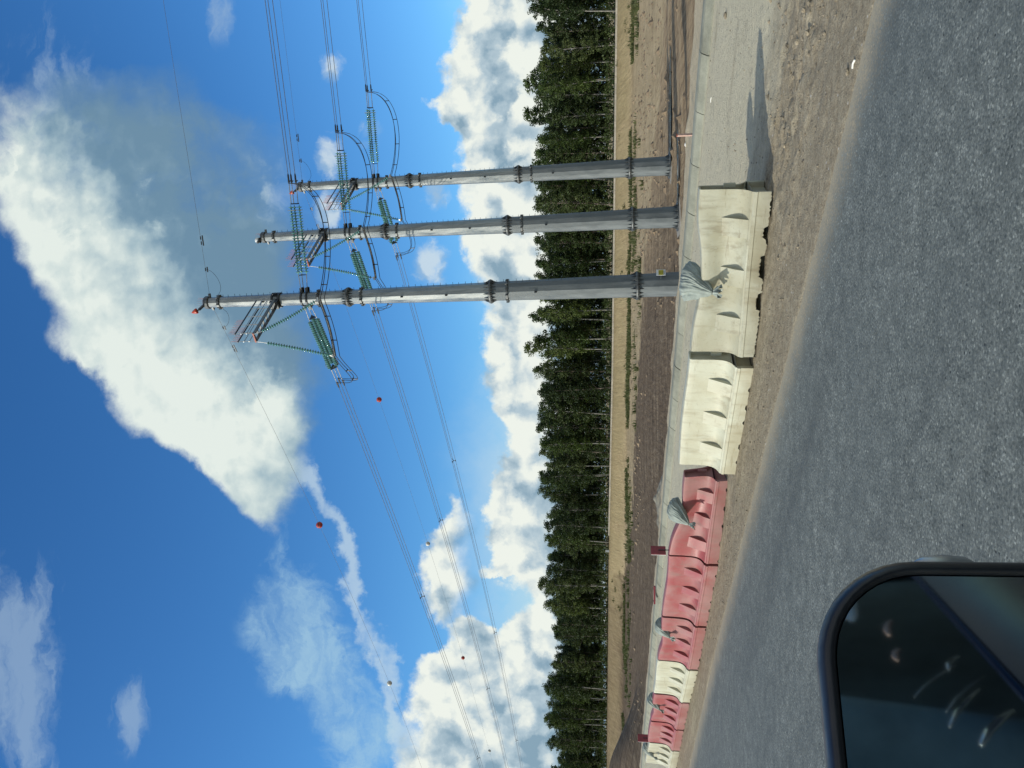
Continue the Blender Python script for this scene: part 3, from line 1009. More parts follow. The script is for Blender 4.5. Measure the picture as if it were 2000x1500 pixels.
def barrier(pl, pr, mat, label, sag=None, seed=0, broken=False, drop=(0, 0), lean=(0, 0), group='plastic road barriers in a row'):
    """pl / pr: left and right ends of the foot line facing the road"""
    pl, pr = Vector(pl), Vector(pr)
    ex = (pr - pl); L = ex.length; ex.normalize()
    ang = math.atan2(ex.y, ex.x)
    mid = (pl + pr) / 2 + Vector((-ex.y, ex.x, 0)) * 0.245
    L = min(L - 0.065, BL + 0.06)
    root = empty('road_barrier', (mid.x, mid.y, 0.012), (0, 0, ang), label, 'barrier', group)
    rnd = random.Random(seed)
    NS = 120
    xs = np.linspace(-L / 2, L / 2, NS)
    # fork pockets along the foot
    notches = [(-0.74 + rnd.uniform(-.05, .05), 0.02), (-0.40, 0.035), (-0.05 + rnd.uniform(-.1, .1), 0.018), (0.30, 0.03), (0.68 + rnd.uniform(-.1, .1), 0.02)]
    if broken: notches = [(-0.27, 0.085), (0.13, 0.11), (0.50, 0.05)]

    def foot(x):
        z = 0.0
        for c, w in notches:
            d = abs(x - c)
            if d < w + 0.02: z = max(z, 0.045 * min(1, (w + 0.02 - d) / 0.02) * (1.1 if broken else 0.42))
        if broken: z += 0.020 * abs(math.sin(x * 23 + math.sin(x * 41) * 2)) + 0.05 * max(0, -x - 0.6)
        return z

    def deform(x, y, z):
        u = (x + L / 2) / L                       # 0 left end .. 1 right end
        hz = z / BH
        z2 = z * (1 - (drop[0] * (1 - u) + drop[1] * u))
        y2 = y + hz * (lean[0] * (1 - u) + lean[1] * u)
        n = float(fbm(np.array([x * 2.4 + seed * 3.1]), np.array([z * 2.8 + (5 if y > 0 else 0)]), 3, 90 + seed)[0])
        y2 += (0.022 if broken else 0.012) * n * (1 if y <= 0 else -1) * min(1, abs(y) / 0.05)
        z2 += 0.010 * math.sin(x * 3.1 + seed) * hz
        if sag:
            for c, dp, wd in sag:
                g = math.exp(-((x - c) / wd) ** 2)
                z2 -= dp * g * max(0, hz - 0.35) / 0.65
                y2 += 0.35 * dp * g * math.sin(max(0, min(1, (hz - 0.45) / 0.5)) * math.pi * 1.6)
        return (x, y2, z2)

    def shell(name, rows, close_top):
        m = MB()
        np_ = len(rows)
        ring = [(-h, z) for h, z in rows][::-1] + [(h, z) for h, z in (rows[1:] if close_top else rows)]
        nr = len(ring)
        vs = []
        for x in xs:
            f = foot(x)
            for h, z in ring:
                zz = z
                if z < 0.10: zz = max(z, f * (1 if z < 0.03 else 0.9))
                vs.append(deform(x, h, zz))
        fs = []
        for i in range(NS - 1):
            for j in range(nr - 1):
                fs.append((i * nr + j, (i + 1) * nr + j, (i + 1) * nr + j + 1, i * nr + j + 1))
        m.add(vs, fs)
        # hollow ends: a rim, then a recessed panel
        for e, (x, sgn) in enumerate(((xs[0], 1), (xs[-1], -1))):
            n0 = len(m.v)
            ctr_z = sum(z for h, z in ring) / nr
            loops = []
            for kx, sc2 in ((0.0, 1.0), (0.004, 0.80), (0.055, 0.70)):
                lo = []
                for h, z in ring:
                    q = deform(x + sgn * kx, h * sc2, ctr_z + (z - ctr_z) * (1 - (1 - sc2) * 0.35))
                    lo.append(len(m.v)); m.v.append(q)
                loops.append(lo)
            for l0, l1 in zip(loops, loops[1:]):
                for j in range(nr - 1):
                    q = (l0[j], l0[j + 1], l1[j + 1], l1[j])
                    m.f.append(q if sgn > 0 else q[::-1])
            m.f.append(tuple(loops[-1]))
        return m

    kz = 16
    m = shell('body', PROF[:kz], True)
    # triangular stiffening ribs bridging the flare, on both faces
    for rx in (-0.60, -0.02, 0.56):
        rx = rx * L / BL
        hw = 0.10
        for sy in (-1, 1):
            zz = np.linspace(0.470, 0.208, 9)
            h0, h1 = prof_hw(0.470) + 0.003, prof_hw(0.208) + 0.003
            vs = []
            for x in (rx - hw, rx + hw):
                for i, z in enumerate(zz):
                    f = i / 8
                    vs.append(deform(x, sy * (h0 + (h1 - h0) * f), z))
                for z in zz: vs.append(deform(x, sy * (prof_hw(z) - 0.015), z))
            n = 18
            fs = []
            for i in range(8):
                fs.append((i, i + 1, n + i + 1, n + i) if sy < 0 else (n + i, n + i + 1, i + 1, i))
                fs.append((i, 9 + i, 9 + i + 1, i + 1))
                fs.append((n + i, n + i + 1, n + 9 + i + 1, n + 9 + i))
            m.add(vs, fs)
    bo = m.build('body', mat, root)
    bm_smooth(bo, 35)
    base = shell('base', PROF[kz - 1:], False)
    bs = base.build('base', mat, root)
    bm_smooth(bs, 30)
    # coupling tongue at the right end
    t = MB()
    for (x, y, z, sx, sy, sz) in ((L / 2 + 0.02, 0.0, 0.40 * (1 - drop[1]), 0.04, 0.035, 0.12),):
        q = deform(L / 2, 0, 0.4)
        t.box((x, q[1], z), (sx, sy, sz))
    t.build('coupling_tongue', mat, root)
    return root


def bm_smooth(o, deg):
    me = o.data
    me.polygons.foreach_set('use_smooth', [True] * len(me.polygons))
    import bmesh
    bm = bmesh.new(); bm.from_mesh(me)
    bmesh.ops.recalc_face_normals(bm, faces=bm.faces)
    for e in bm.edges:
        if len(e.link_faces) == 2 and e.calc_face_angle(0) > R(deg): e.smooth = False
    bm.to_mesh(me); bm.free()


feet = [px_ground(*q, 0.0) for q in [(1513, 368), (1475, 716), (1437, 930), (1404.5, 1105), (1381.5, 1225.5), (1365, 1310), (1348.5, 1374), (1337, 1427), (1329, 1468), (1321, 1508), (1314, 1542)]]
specs = [
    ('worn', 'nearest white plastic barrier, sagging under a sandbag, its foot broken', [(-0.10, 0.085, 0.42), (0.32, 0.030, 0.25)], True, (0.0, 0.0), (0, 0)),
    ('white', 'clean white plastic barrier between the sagging white one and the first red one', None, False, (0, 0), (0, 0)),
    ('red', 'twisted red plastic barrier bowed under a sandbag beside the second white barrier', [(0.05, 0.07, 0.40)], False, (0.0, 0.17), (0.0, -0.10)),
    ('red', 'straight red plastic barrier carrying a dark red plate at its right joint', None, False, (0, 0), (0, 0)),
    ('red', 'red plastic barrier with a sandbag, right against the far white barrier', [(-0.1, 0.03, 0.3)], False, (0, 0), (0, 0)),
    ('white', 'far white plastic barrier standing between two red ones', None, False, (0, 0), (0, 0)),
    ('red', 'red plastic barrier with a sandbag just left of the far white barrier', [(-0.2, 0.04, 0.3)], False, (0, 0.03), (0, 0)),
    ('red', 'farthest red plastic barrier, next to a dark red plate', None, False, (0, 0.02), (0, 0)),
    ('worn', 'greyish white plastic barrier at the far end of the row', None, False, (0, 0.03), (0, 0)),  # shade over the row's end, put into the colour by this greyer plastic
]
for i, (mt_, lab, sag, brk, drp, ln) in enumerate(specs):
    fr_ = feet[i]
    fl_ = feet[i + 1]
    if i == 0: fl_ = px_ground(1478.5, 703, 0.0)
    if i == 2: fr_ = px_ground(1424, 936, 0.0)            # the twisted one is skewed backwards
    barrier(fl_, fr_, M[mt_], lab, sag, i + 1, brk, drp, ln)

# ------------------------------------------------------------------ sandbags slung over the barriers
def sandbag(top, axis_d, size, label, seed):
    """top: point on the ridge; the tied neck hangs on the road side"""
    root = empty('sandbag', top, (0, 0, math.atan2(axis_d.y, axis_d.x)), label, 'sandbag', 'tied sandbags on the barriers')
    rnd = random.Random(seed)
    N, T = 132, 40
    m = MB()
    vs, fs = [], []
    ph = [rnd.uniform(0, 6.28) for _ in range(6)]
    cs, sn = math.cos, math.sin
    # cloth folds: ridged noise wrapped round the axis, fanning out from the tie
    aa_, tt_ = np.meshgrid(2 * np.pi * np.arange(N) / N, np.arange(T + 1) / T)
    aw = aa_ + 0.5 * (fbm(np.cos(aa_) * 1.3 + seed, np.sin(aa_) * 1.3 + tt_ * 2.2, 3, 200 + seed))
    FOLD = 0 * aa_
    for kf, am, tf in ((2.2, 0.34, 0.9), (4.6, 0.24, 1.1), (9.5, 0.13, 1.6)):
        nz = 0.62 * vnoise(np.cos(aw) * kf + 9.1 * seed, np.sin(aw) * kf + tt_ * tf, 210 + seed) + 0.38 * vnoise(np.cos(aw) * kf * 2 + 3.3, np.sin(aw) * kf * 2 - tt_ * tf * 2, 220 + seed)
        FOLD += am * (np.abs(2 * nz - 1) ** 0.75 - 0.42) * (1.15 - 0.55 * tt_)
    FOLD += 0.16 * fbm(np.cos(aa_) * 1.1 + 5.0 * seed, np.sin(aa_) * 1.1 + tt_ * 3.0, 4, 230 + seed, 0.6) * np.sin(np.pi * np.clip(tt_ * 1.1, 0, 1))
    # axis: from the neck (front, low) up and over the ridge to the back
    for j in range(T + 1):
        t = j / T
        ax = Vector((0.02 * sn(3 * t) - 0.05 * t * t * size, -0.215 + 0.43 * t, -0.165 + 0.32 * t - 0.26 * max(0, t - 0.6) ** 1.3)) * (size / 0.36)
        rw = (0.022 + 0.205 * math.sin(min(1, t * 1.05) * math.pi * 0.53) ** 0.85) * size / 0.36      # half-width along the barrier
        rt = (0.020 + 0.125 * math.sin(min(1, t * 1.15) * math.pi * 0.62) ** 0.9) * size / 0.36     # half-thickness
        end = math.sqrt(max(0.0, 1 - max(0, (t - 0.80) / 0.20) ** 2))
        rw *= 0.35 + 0.65 * end if t < 1 else 0.05
        rt *= end if t < 1 else 0.02
        nrm = Vector((0, -0.60, 0.80))
        for i in range(N):
            a = 2 * math.pi * i / N
            fold = FOLD[j, i]
            r = 1 + fold
            corner = 1 + 0.22 * max(0, cs(a - 2.6)) ** 6 * t
            vs.append(ax + Vector((cs(a) * rw * r * corner, 0, 0)) + nrm * (sn(a) * rt * r))
    for j in range(T):
        for i in range(N):
            i2 = (i + 1) % N
            fs.append((j * N + i, j * N + i2, (j + 1) * N + i2, (j + 1) * N + i))
    fs.append(tuple(range(N - 1, -1, -1))); fs.append(tuple(T * N + i for i in range(N)))
    m.add(vs, fs)
    m.build('bag_body', M['sack'], root, True)
    # ruffled mouth below the tie
    r_ = MB()
    n0 = Vector((0, -0.215, -0.165)) * (size / 0.36)
    vs, fs = [], []
    Q = 5
    for j in range(Q + 1):
        t = j / Q
        for i in range(N):
            a = 2 * math.pi * i / N
            rr = (0.018 + 0.052 * t ** 0.8 * (0.65 + 0.35 * sn(3 * a + ph[1]))) * size / 0.36
            wv = 1 + 0.42 * t * sn(8 * a + ph[3]) + 0.2 * t * sn(13 * a + ph[2])
            vs.append(n0 + Vector((cs(a) * rr * wv * 1.1 + 0.02 * t, -0.045 * t + sn(a) * rr * wv * 0.55, -0.075 * t * (1 + 0.35 * sn(5 * a + ph[0])) + 0.004)))
    for j in range(Q):
        for i in range(N):
            i2 = (i + 1) % N
            fs.append((j * N + i, (j + 1) * N + i, (j + 1) * N + i2, j * N + i2))
    r_.add(vs, fs)
    r_.build('bag_mouth', M['sack'], root, True)
    tie = MB()
    tie.tube([n0 + Vector((cs(a) * 0.024, sn(a) * 0.014, 0.004 + 0.003 * sn(2 * a))) * (size / 0.36) * 1.05 for a in np.linspace(0, 6.283, 13)], 0.004, 5)
    tie.build('tie_cord', M['iron'], root)
    return root


def on_barrier(i, u, z):
    """u 0 right .. 1 left along barrier i"""
    p = feet[i].lerp(feet[i + 1], u)
    ex = (feet[i] - feet[i + 1]).normalized()
    return Vector((p.x, p.y, z)) + Vector((-ex.y, ex.x, 0)) * 0.245, ex


for (i, u, z, s, lab, sd) in [
    (0, 0.555, 0.70, 0.36, 'largest grey sandbag slung over the sagging white barrier', 2),
    (2, 0.55, 0.66, 0.31, 'grey sandbag slung over the twisted red barrier', 5),
    (4, 0.35, 0.71, 0.27, 'grey sandbag on the red barrier right of the far white one', 8),
    (6, 0.42, 0.70, 0.26, 'grey sandbag on the red barrier left of the far white one', 11),
    (8, 0.5, 0.70, 0.27, 'farthest grey sandbag on the greyish end barrier', 14),
]:
    p, ex = on_barrier(i, u, z)
    sandbag(p, ex, s, lab, sd)

# ------------------------------------------------------------------ dark red marker plates
def plate(p, w, h, post, label):
    root = empty('marker_plate', p, (0, 0, math.atan2(-RD.y, -RD.x)), label, 'marker', 'dark red marker plates')
    m = MB(); m.box((0, 0, post + h / 2), (0.012, w, h)); m.build('plate', M['maroon'], root)
    m = MB(); m.box((-0.010, -w / 2 + 0.0, post + h / 2), (0.006, 0.012, h)); m.build('lit_edge', M['signw'], root)  # sunlit edge of the plate, put into the colour of a white strip
    m = MB(); m.tube([(0.012, 0, -0.30), (0.012, 0, post + h * 0.5)], 0.008, 6); m.build('post', M['iron'], root)
    return root


p, ex = on_barrier(3, 0.0, 0.72)
plate(p, 0.15, 0.225, 0.06, 'dark red plate on a thin post at the joint of two red barriers')
p, ex = on_barrier(8, -0.02, 0.72)
plate(p, 0.17, 0.24, 0.0, 'dark red plate at the far end of the row above a grey barrier')
# a red board lying on the kerb
bp = P_ab(13.1, 21.6, 0.15)
root = empty('timber_board', bp, (0, 0, math.atan2(RD.y, RD.x) + 0.75), 'short dark red board lying on the concrete kerb', 'board')
m = MB(); m.box((0, 0, 0.035), (0.55, 0.12, 0.05)); m.build('plank', M['maroon'], root)
m = MB(); m.box((0.2, 0, 0.063), (0.05, 0.121, 0.006)); m.build('batten', M['iron'], root)
# stake by the kerb
sp = px_ground(1354, 263, 0.12)
root = empty('survey_stake', sp, (0, 0, 0.5), 'thin pinkish timber stake standing in the sand behind the kerb', 'stake')
m = MB(); m.box((0, 0, 0.10), (0.045, 0.03, 0.36)); m.build('shaft', M['wood'], root)
m = MB(); m.box((0, 0, 0.290), (0.047, 0.032, 0.018)); m.build('painted_tip', M['rust'], root)

# litter on the verge: small pale scraps
for (x, y, s, lab) in [(1391, 195, 0.045, 'thin white stick of litter on the grey gravel by the kerb'), (1352, 282, 0.04, 'pale scrap lying on the sand by the stake'),
                       (1672, 125, 0.032, 'white stick of litter beside the asphalt edge'), (1660, 140, 0.028, 'small clod beside the asphalt edge'),
                       (1420, 30, 0.05, 'dark clod on the grey gravel near the kerb')]:
    g = px_ground(x, y, 0.0)
    a, b = g.dot(RN), g.dot(RD)
    z = float(verge_z(np.array([a]), np.array([b]))[0])
    m = MB()
    if 'stick' in lab:
        m.tube([(-s, 0, 0.006), (0, 0.006, 0.010), (s, 0.0, 0.006)], 0.007, 6)
    else:
        pr_ = [(0.2 * s, 0), (0.8 * s, 0.15 * s), (0.9 * s, 0.4 * s), (0.5 * s, 0.75 * s), (0.1 * s, 0.85 * s)]
        m.lathe(pr_, 9)
        m.v = [(q[0] * (1 + 0.3 * math.sin(9 * q[1] / s)), q[1] * (1 + 0.25 * math.cos(7 * q[0] / s)), q[2]) for q in m.v]
    o = m.build('litter' if 'stick' in lab or 'scrap' in lab else 'clod', M['stone'] if 'clod' in lab else M['litter'])
    o.location = (g.x, g.y, z)
    o.rotation_euler = (0, 0, -0.9)
    tag(o, lab, 'litter' if o.name.startswith('litter') else 'clod')

# rubble heap behind the kerb
hb = P_ab(14.55, 18.6, 0)
n, mm = 40, 40
U, V = np.meshgrid(np.linspace(-1, 1, n), np.linspace(-1, 1, mm), indexing='ij')
rad = np.sqrt(U ** 2 + V ** 2)
Hh = np.clip(1 - rad, 0, 1) ** 0.8 * (0.55 + 0.5 * fbm(U * 2.2 + 4, V * 2.2, 4, 120, 0.6)) + 0.1 * fbm(U * 7, V * 7, 3, 130) * (rad < 0.95)
A_ = 14.55 + V * 0.8; B_ = 18.6 + U * 1.7
zb = verge_z(A_, B_)
Xh = RN.x * A_ + RD.x * B_; Yh = RN.y * A_ + RD.y * B_
heap = grid_mesh('rubble_heap', Xh, Yh, zb * 0.25 - 0.05 + Hh * 0.66, M['heap'])
tag(heap, 'low heap of grey rubble and sand behind the kerb', 'heap')

# ------------------------------------------------------------------ power poles
BASE_Z = -3.15
PH = 29.5
LEAN = -0.0242
NSIDE = 12


def pr(z): return 0.715 - 0.400 * z / PH


FLANGES = [3.05, 11.6, 20.3]
SPOT = [Vector((5.76, 45.0, BASE_Z)), Vector((11.30, 52.9, BASE_Z)), Vector((16.65, 59.6, BASE_Z))]
ARM_D = Vector((-0.62, -0.785, 0)).normalized()
ARM_Z = 24.85


def pole():
    root = empty('steel_pole')
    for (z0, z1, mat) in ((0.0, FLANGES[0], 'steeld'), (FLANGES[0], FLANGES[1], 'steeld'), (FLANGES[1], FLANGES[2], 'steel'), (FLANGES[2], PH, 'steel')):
        m = MB(); m.lathe([(pr(z0), z0 + 0.002), (pr(z1), z1 - 0.002)], NSIDE, cap=True)
        m.build('shaft', M[mat], root)
    for z in [0.0] + FLANGES:
        m = MB()
        r = pr(z)
        if z == 0.0:
            m.lathe([(r + 0.26, 0.0), (r + 0.26, 0.07)], 24)
            lv = [(1, 0.07)]
        else:
            m.lathe([(r + 0.15, z - 0.055), (r + 0.16, z - 0.01), (r + 0.16, z + 0.01), (r + 0.15, z + 0.055)], 24)
            lv = [(-1, z - 0.055), (1, z + 0.055)]
        for sg, zz in lv:
            for k in range(16):
                a = 2 * math.pi * k / 16
                ca, sa = math.cos(a), math.sin(a)
                t = Vector((-sa, ca, 0)) * 0.014
                p0 = Vector((ca, sa, 0))
                q = [p0 * (r - 0.03) + Vector((0, 0, zz)), p0 * (r + 0.125) + Vector((0, 0, zz)), p0 * (r - 0.03) + Vector((0, 0, zz + sg * 0.36))]
                vs = [x + t for x in q] + [x - t for x in q]
                m.add(vs, [(0, 1, 2), (5, 4, 3), (0, 3, 4, 1), (1, 4, 5, 2), (2, 5, 3, 0)])
            for k in range(32):
                a = 2 * math.pi * (k + 0.5) / 32
                p0 = Vector((math.cos(a), math.sin(a), 0)) * (r + 0.105)
                m.tube([p0 + Vector((0, 0, zz)), p0 + Vector((0, 0, zz + sg * 0.06))], 0.022, 6)
        m.build('flange', M['flange'], root)
    ft = MB(); ft.lathe([(1.55, -0.25), (1.55, -0.02), (1.48, -0.004), (1.0, -0.004)], 28)
    ft.build('footing', M['slab'], root)
    # bracket rings
    for z, w in ((10.6, 0.05), (19.45, 0.05), (28.55, 0.07), (22.15, 0.06)):
        m = MB(); r = pr(z)
        m.lathe([(r + 0.01, z - w), (r + 0.075, z - w), (r + 0.075, z + w), (r + 0.01, z + w)], 16)
        for k in range(12):
            a = 2 * math.pi * k / 12
            p0 = Vector((math.cos(a), math.sin(a), 0))
            m.bar(p0 * (r - 0.02) + Vector((0, 0, z)), p0 * (r + 0.13) + Vector((0, 0, z)), 0.03, 0.17)
        m.build('bracket_ring', M['flange'], root)
    # strain plates where the insulators are fixed
    for z in (23.20, 22.86):
        m = MB(); r = pr(z)
        m.lathe([(r + 0.005, z - 0.05), (r + 0.06, z - 0.05), (r + 0.06, z + 0.05), (r + 0.005, z + 0.05)], 16)
        for dv in (Vector((0.968, -0.25, 0)), RD):
            dv = dv.normalized()
            m.bar(dv * (r * 0.8) + Vector((0, 0, z)), dv * (r + 0.30) + Vector((0, 0, z)), 0.42, 0.045)
            for q in (-0.17, 0.17):
                sd = Vector((-dv.y, dv.x, 0)) * q
                m.bar(dv * r + sd + Vector((0, 0, z)), dv * (r + 0.28) + sd + Vector((0, 0, z)), 0.05, 0.16)
        m.build('strain_plate', M['iron'], root)
    # climbing pegs and small lugs up the shaft
    m = MB()
    z = 3.6
    kx = 0
    while z < PH - 0.8:
        a = -0.35 + (0.12 if kx % 2 else -0.12)
        r = pr(z) * math.cos(math.pi / NSIDE)
        p0 = Vector((math.cos(a), math.sin(a), 0))
        m.tube([p0 * (r - 0.02) + Vector((0, 0, z)), p0 * (r + 0.14) + Vector((0, 0, z))], 0.012, 5)
        z += 0.38; kx += 1
    o = m.build('climbing_pegs', M['iron'], root); o['kind'] = 'stuff'
    for z in (8.9, 14.2, 16.9, 25.6):
        m = MB(); a = -1.9; r = pr(z)
        p0 = Vector((math.cos(a), math.sin(a), 0))
        m.box(p0 * (r + 0.02) + Vector((0, 0, z)), (0.10, 0.06, 0.14))
        m.tube([p0 * r + Vector((0.0, 0, z + 0.05)), p0 * (r + 0.12) + Vector((0, 0, z)), p0 * r + Vector((0, 0, z - 0.05))], 0.012, 5)
        m.build('lug', M['iron'], root)
    # cross arm with a railed walkway
    sd = Vector((-ARM_D.y, ARM_D.x, 0))
    arm = MB()
    r = pr(ARM_Z)
    AL = 4.05
    Zv = Vector((0, 0, ARM_Z))
    for q in (-0.23, 0.23):
        arm.bar(ARM_D * (r * 0.6) + sd * q + Zv, ARM_D * AL + sd * q + Zv, 0.06, 0.17)
    n = 7
    for i in range(n + 1):
        p = ARM_D * (r + 0.15 + (AL - r - 0.2) * i / n)
        arm.bar(p - sd * 0.23 + Zv, p + sd * 0.23 + Zv, 0.05, 0.10)
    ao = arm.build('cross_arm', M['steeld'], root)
    cl = MB()
    for z, w in ((ARM_Z - 0.22, 0.07), (ARM_Z + 0.2, 0.05)):
        cl.lathe([(pr(z) + 0.005, z - w), (pr(z) + 0.07, z - w), (pr(z) + 0.07, z + w), (pr(z) + 0.005, z + w)], 16)
    cl.box(ARM_D * (r + 0.05) + Zv - Vector((0, 0, 0.02)), (0.5, 0.5, 0.5), Matrix.Rotation(math.atan2(ARM_D.y, ARM_D.x), 3, 'Z'))
    for a in (0.6, 2.4, 3.9, 5.4):
        cl.box(Vector((math.cos(a), math.sin(a), 0)) * (r + 0.10) + Zv, (0.16, 0.10, 0.30), Matrix.Rotation(a, 3, 'Z'))
    cl.build('arm_clamp', M['iron'], ao)
    tip = MB()
    tip.bar(ARM_D * (AL + 0.03) - sd * 0.31 + Zv, ARM_D * (AL + 0.03) + sd * 0.31 + Zv, 0.04, 0.08)
    tip.build('end_plate', M['rust'], ao)
    for q in (-0.27, 0.27):
        rl = MB()
        for i in range(5):
            p = ARM_D * (r + 0.10 + (AL - r - 0.15) * i / 4) + sd * q + Zv
            rl.bar(p + Vector((0, 0, 0.08)), p + Vector((0, 0, 1.08)), 0.035, 0.035, (1, 0, 0))
        for h, w in ((0.42, 0.03), (0.74, 0.03)):
            rl.bar(ARM_D * (r + 0.05) + sd * q + Zv + Vector((0, 0, h)), ARM_D * AL + sd * q + Zv + Vector((0, 0, h)), w, w)
        ro = rl.build('railing', M['zinc'], ao)
        tr = MB()
        tr.bar(ARM_D * (r + 0.05) + sd * q + Zv + Vector((0, 0, 1.10)), ARM_D * (AL + 0.04) + sd * q + Zv + Vector((0, 0, 1.10)), 0.055, 0.055)
        tr.build('hand_rail', M['iron'], ao)
        sp_ = MB()
        for i in range(26):
            p = ARM_D * (AL - 1.5 + 1.5 * i / 25) + sd * q + Zv + Vector((0, 0, 1.12))
            sp_.tube([p, p + Vector((random.uniform(-.04, .04), random.uniform(-.04, .04), 0.42))], [0.006, 0.003], 4)
        o = sp_.build('bird_spikes', M['rust'], ao)
    # head fittings
    hd = MB()
    r = pr(PH)
    hd.lathe([(r + 0.05, PH - 0.30), (r + 0.09, PH - 0.26), (r + 0.09, PH - 0.05), (r + 0.03, PH + 0.02)], 12)
    hd.bar(Vector((r * 0.3, 0, PH - 0.18)), ARM_D * 0.80 + Vector((0, 0, PH + 0.10)), 0.13, 0.11)
    for dv in (Vector((0.968, -0.25, 0)), RD):
        dv = dv.normalized()
        hd.bar(dv * (r * 0.6) + Vector((0, 0, PH - 0.33)), dv * (r + 0.24) + Vector((0, 0, PH - 0.33)), 0.16, 0.10)
    ho = hd.build('head_bracket', M['flange'], root)
    sp_ = MB()
    for k in range(14):
        a = 2 * math.pi * k / 14
        p = Vector((math.cos(a) * r * 0.8, math.sin(a) * r * 0.8, PH + 0.02))
        sp_.tube([p, p + Vector((math.cos(a) * 0.05, math.sin(a) * 0.05, 0.40))], [0.007, 0.003], 4)
    sp_.build('bird_spikes', M['rust'], ho)
    return root


p0 = pole()
note_kids()
poles = [p0, copy_tree(p0), copy_tree(p0)]
plabs = ['nearest tall steel power pole, with a yellow sign near its foot', 'middle tall steel power pole between the two others', 'farthest tall steel power pole, standing beside a puddle']
for o, q, l in zip(poles, SPOT, plabs):
    o.location = q
    o.rotation_euler = (0, LEAN, 0)
    tag(o, l, 'power pole', 'steel power poles')
LM = Matrix.Rotation(LEAN, 3, 'Y')


def on_pole(i, v): return SPOT[i] + LM @ Vector(v)


# obstruction markers on the heads
for i in (0, 2):
    c = on_pole(i, ARM_D * 0.88 + Vector((0, 0, PH + 0.14)))
    root = empty('warning_cone', c, (0.0, -0.35, 0.0), ('red warning cone on the head of the nearest pole' if i == 0 else 'red warning cone on the head of the farthest pole'), 'marker', 'red warning cones on the poles')
    m = MB(); m.lathe([(0.08, 0.04), (0.165, 0.06), (0.17, 0.10), (0.10, 0.29), (0.02, 0.42)], 18); m.build('cone', M['orange'], root, True)
    m = MB(); m.tube([(0, 0, -0.10), (0, 0, 0.08)], 0.035, 8); m.build('stem', M['iron'], root)
c = on_pole(1, ARM_D * 0.42 + Vector((0, 0, PH + 0.06)))
root = empty('beacon_lamp', c, (0, 0, 0), 'pale lamp on the head of the middle pole', 'lamp')
m = MB(); m.lathe([(0.10, 0.0), (0.19, 0.03), (0.20, 0.16), (0.15, 0.27), (0.03, 0.32)], 16); m.build('lens', M['signw'], root, True)
m = MB(); m.lathe([(0.13, -0.09), (0.20, -0.07), (0.20, -0.003), (0.10, -0.003)], 16); m.build('collar', M['iron'], root)

# yellow sign on the nearest pole
sgn_c = on_pole(0, Vector((0.62, -0.62, 1.72)))
root = empty('warning_sign', sgn_c, (0, 0, 0.30), 'small yellow sign in a white frame fixed low on the nearest pole', 'sign')
m = MB(); m.box((0, 0, 0), (0.36, 0.02, 0.52)); m.build('board', M['signw'], root)
m = MB(); m.box((0, -0.013, 0.0), (0.30, 0.006, 0.27)); m.build('yellow_panel', M['signy'], root)
m = MB()
for zz in (0.08, 0.0, -0.08): m.box((0.0, -0.018, zz), (0.20, 0.004, 0.018))
m.box((0.0, -0.0135, -0.175), (0.24, 0.005, 0.03))
m.build('worn_lettering', M['iron'], root)
m = MB(); m.bar((-0.18, 0.02, 0), (-0.45, 0.15, 0.0), 0.02, 0.02); m.build('strap', M['zinc'], root)

# ------------------------------------------------------------------ insulators, conductors, jumpers
DR = Vector((0.968, -0.25, 0)).normalized()


def string_mesh(n, pitch, r):
    m = MB()
    prof = [(0.018, -0.06)]
    for i in range(n):
        z = i * pitch
        prof += [(0.03, z), (0.055, z + 0.012), (0.055, z + 0.045), (r * 0.75, z + 0.058), (r, z + 0.082), (r * 0.96, z + 0.098), (0.05, z + 0.112), (0.022, z + 0.13)]
    prof.append((0.018, n * pitch + 0.05))
    m.lathe(prof, 12)
    me = bpy.data.meshes.new('insulator_string')
    me.from_pydata(m.v, [], m.f)
    me.polygons.foreach_set('use_smooth', [True] * len(me.polygons))
    me.materials.append(M['glass'])
    return me


STR_N, STR_P = 24, 0.165
ME_STR = string_mesh(STR_N, STR_P, 0.15)
ME_HANG = string_mesh(24, 0.15, 0.115)


def place_string(me, p, q, parent=None):
    """a string whose axis runs from p towards q"""
    o = bpy.data.objects.new('insulator_string', me)
    COL.objects.link(o)
    d = (q - p).normalized()
    o.rotation_mode = 'QUATERNION'
    o.rotation_quaternion = d.to_track_quat('Z', 'Y')
    o.location = p
    if parent is not None:
        o.parent = parent
        o.location = p - parent.location
    return o


def rel(mb, off):
    mb.v = [(a - off.x, b - off.y, c - off.z) for a, b, c in mb.v]
    return mb


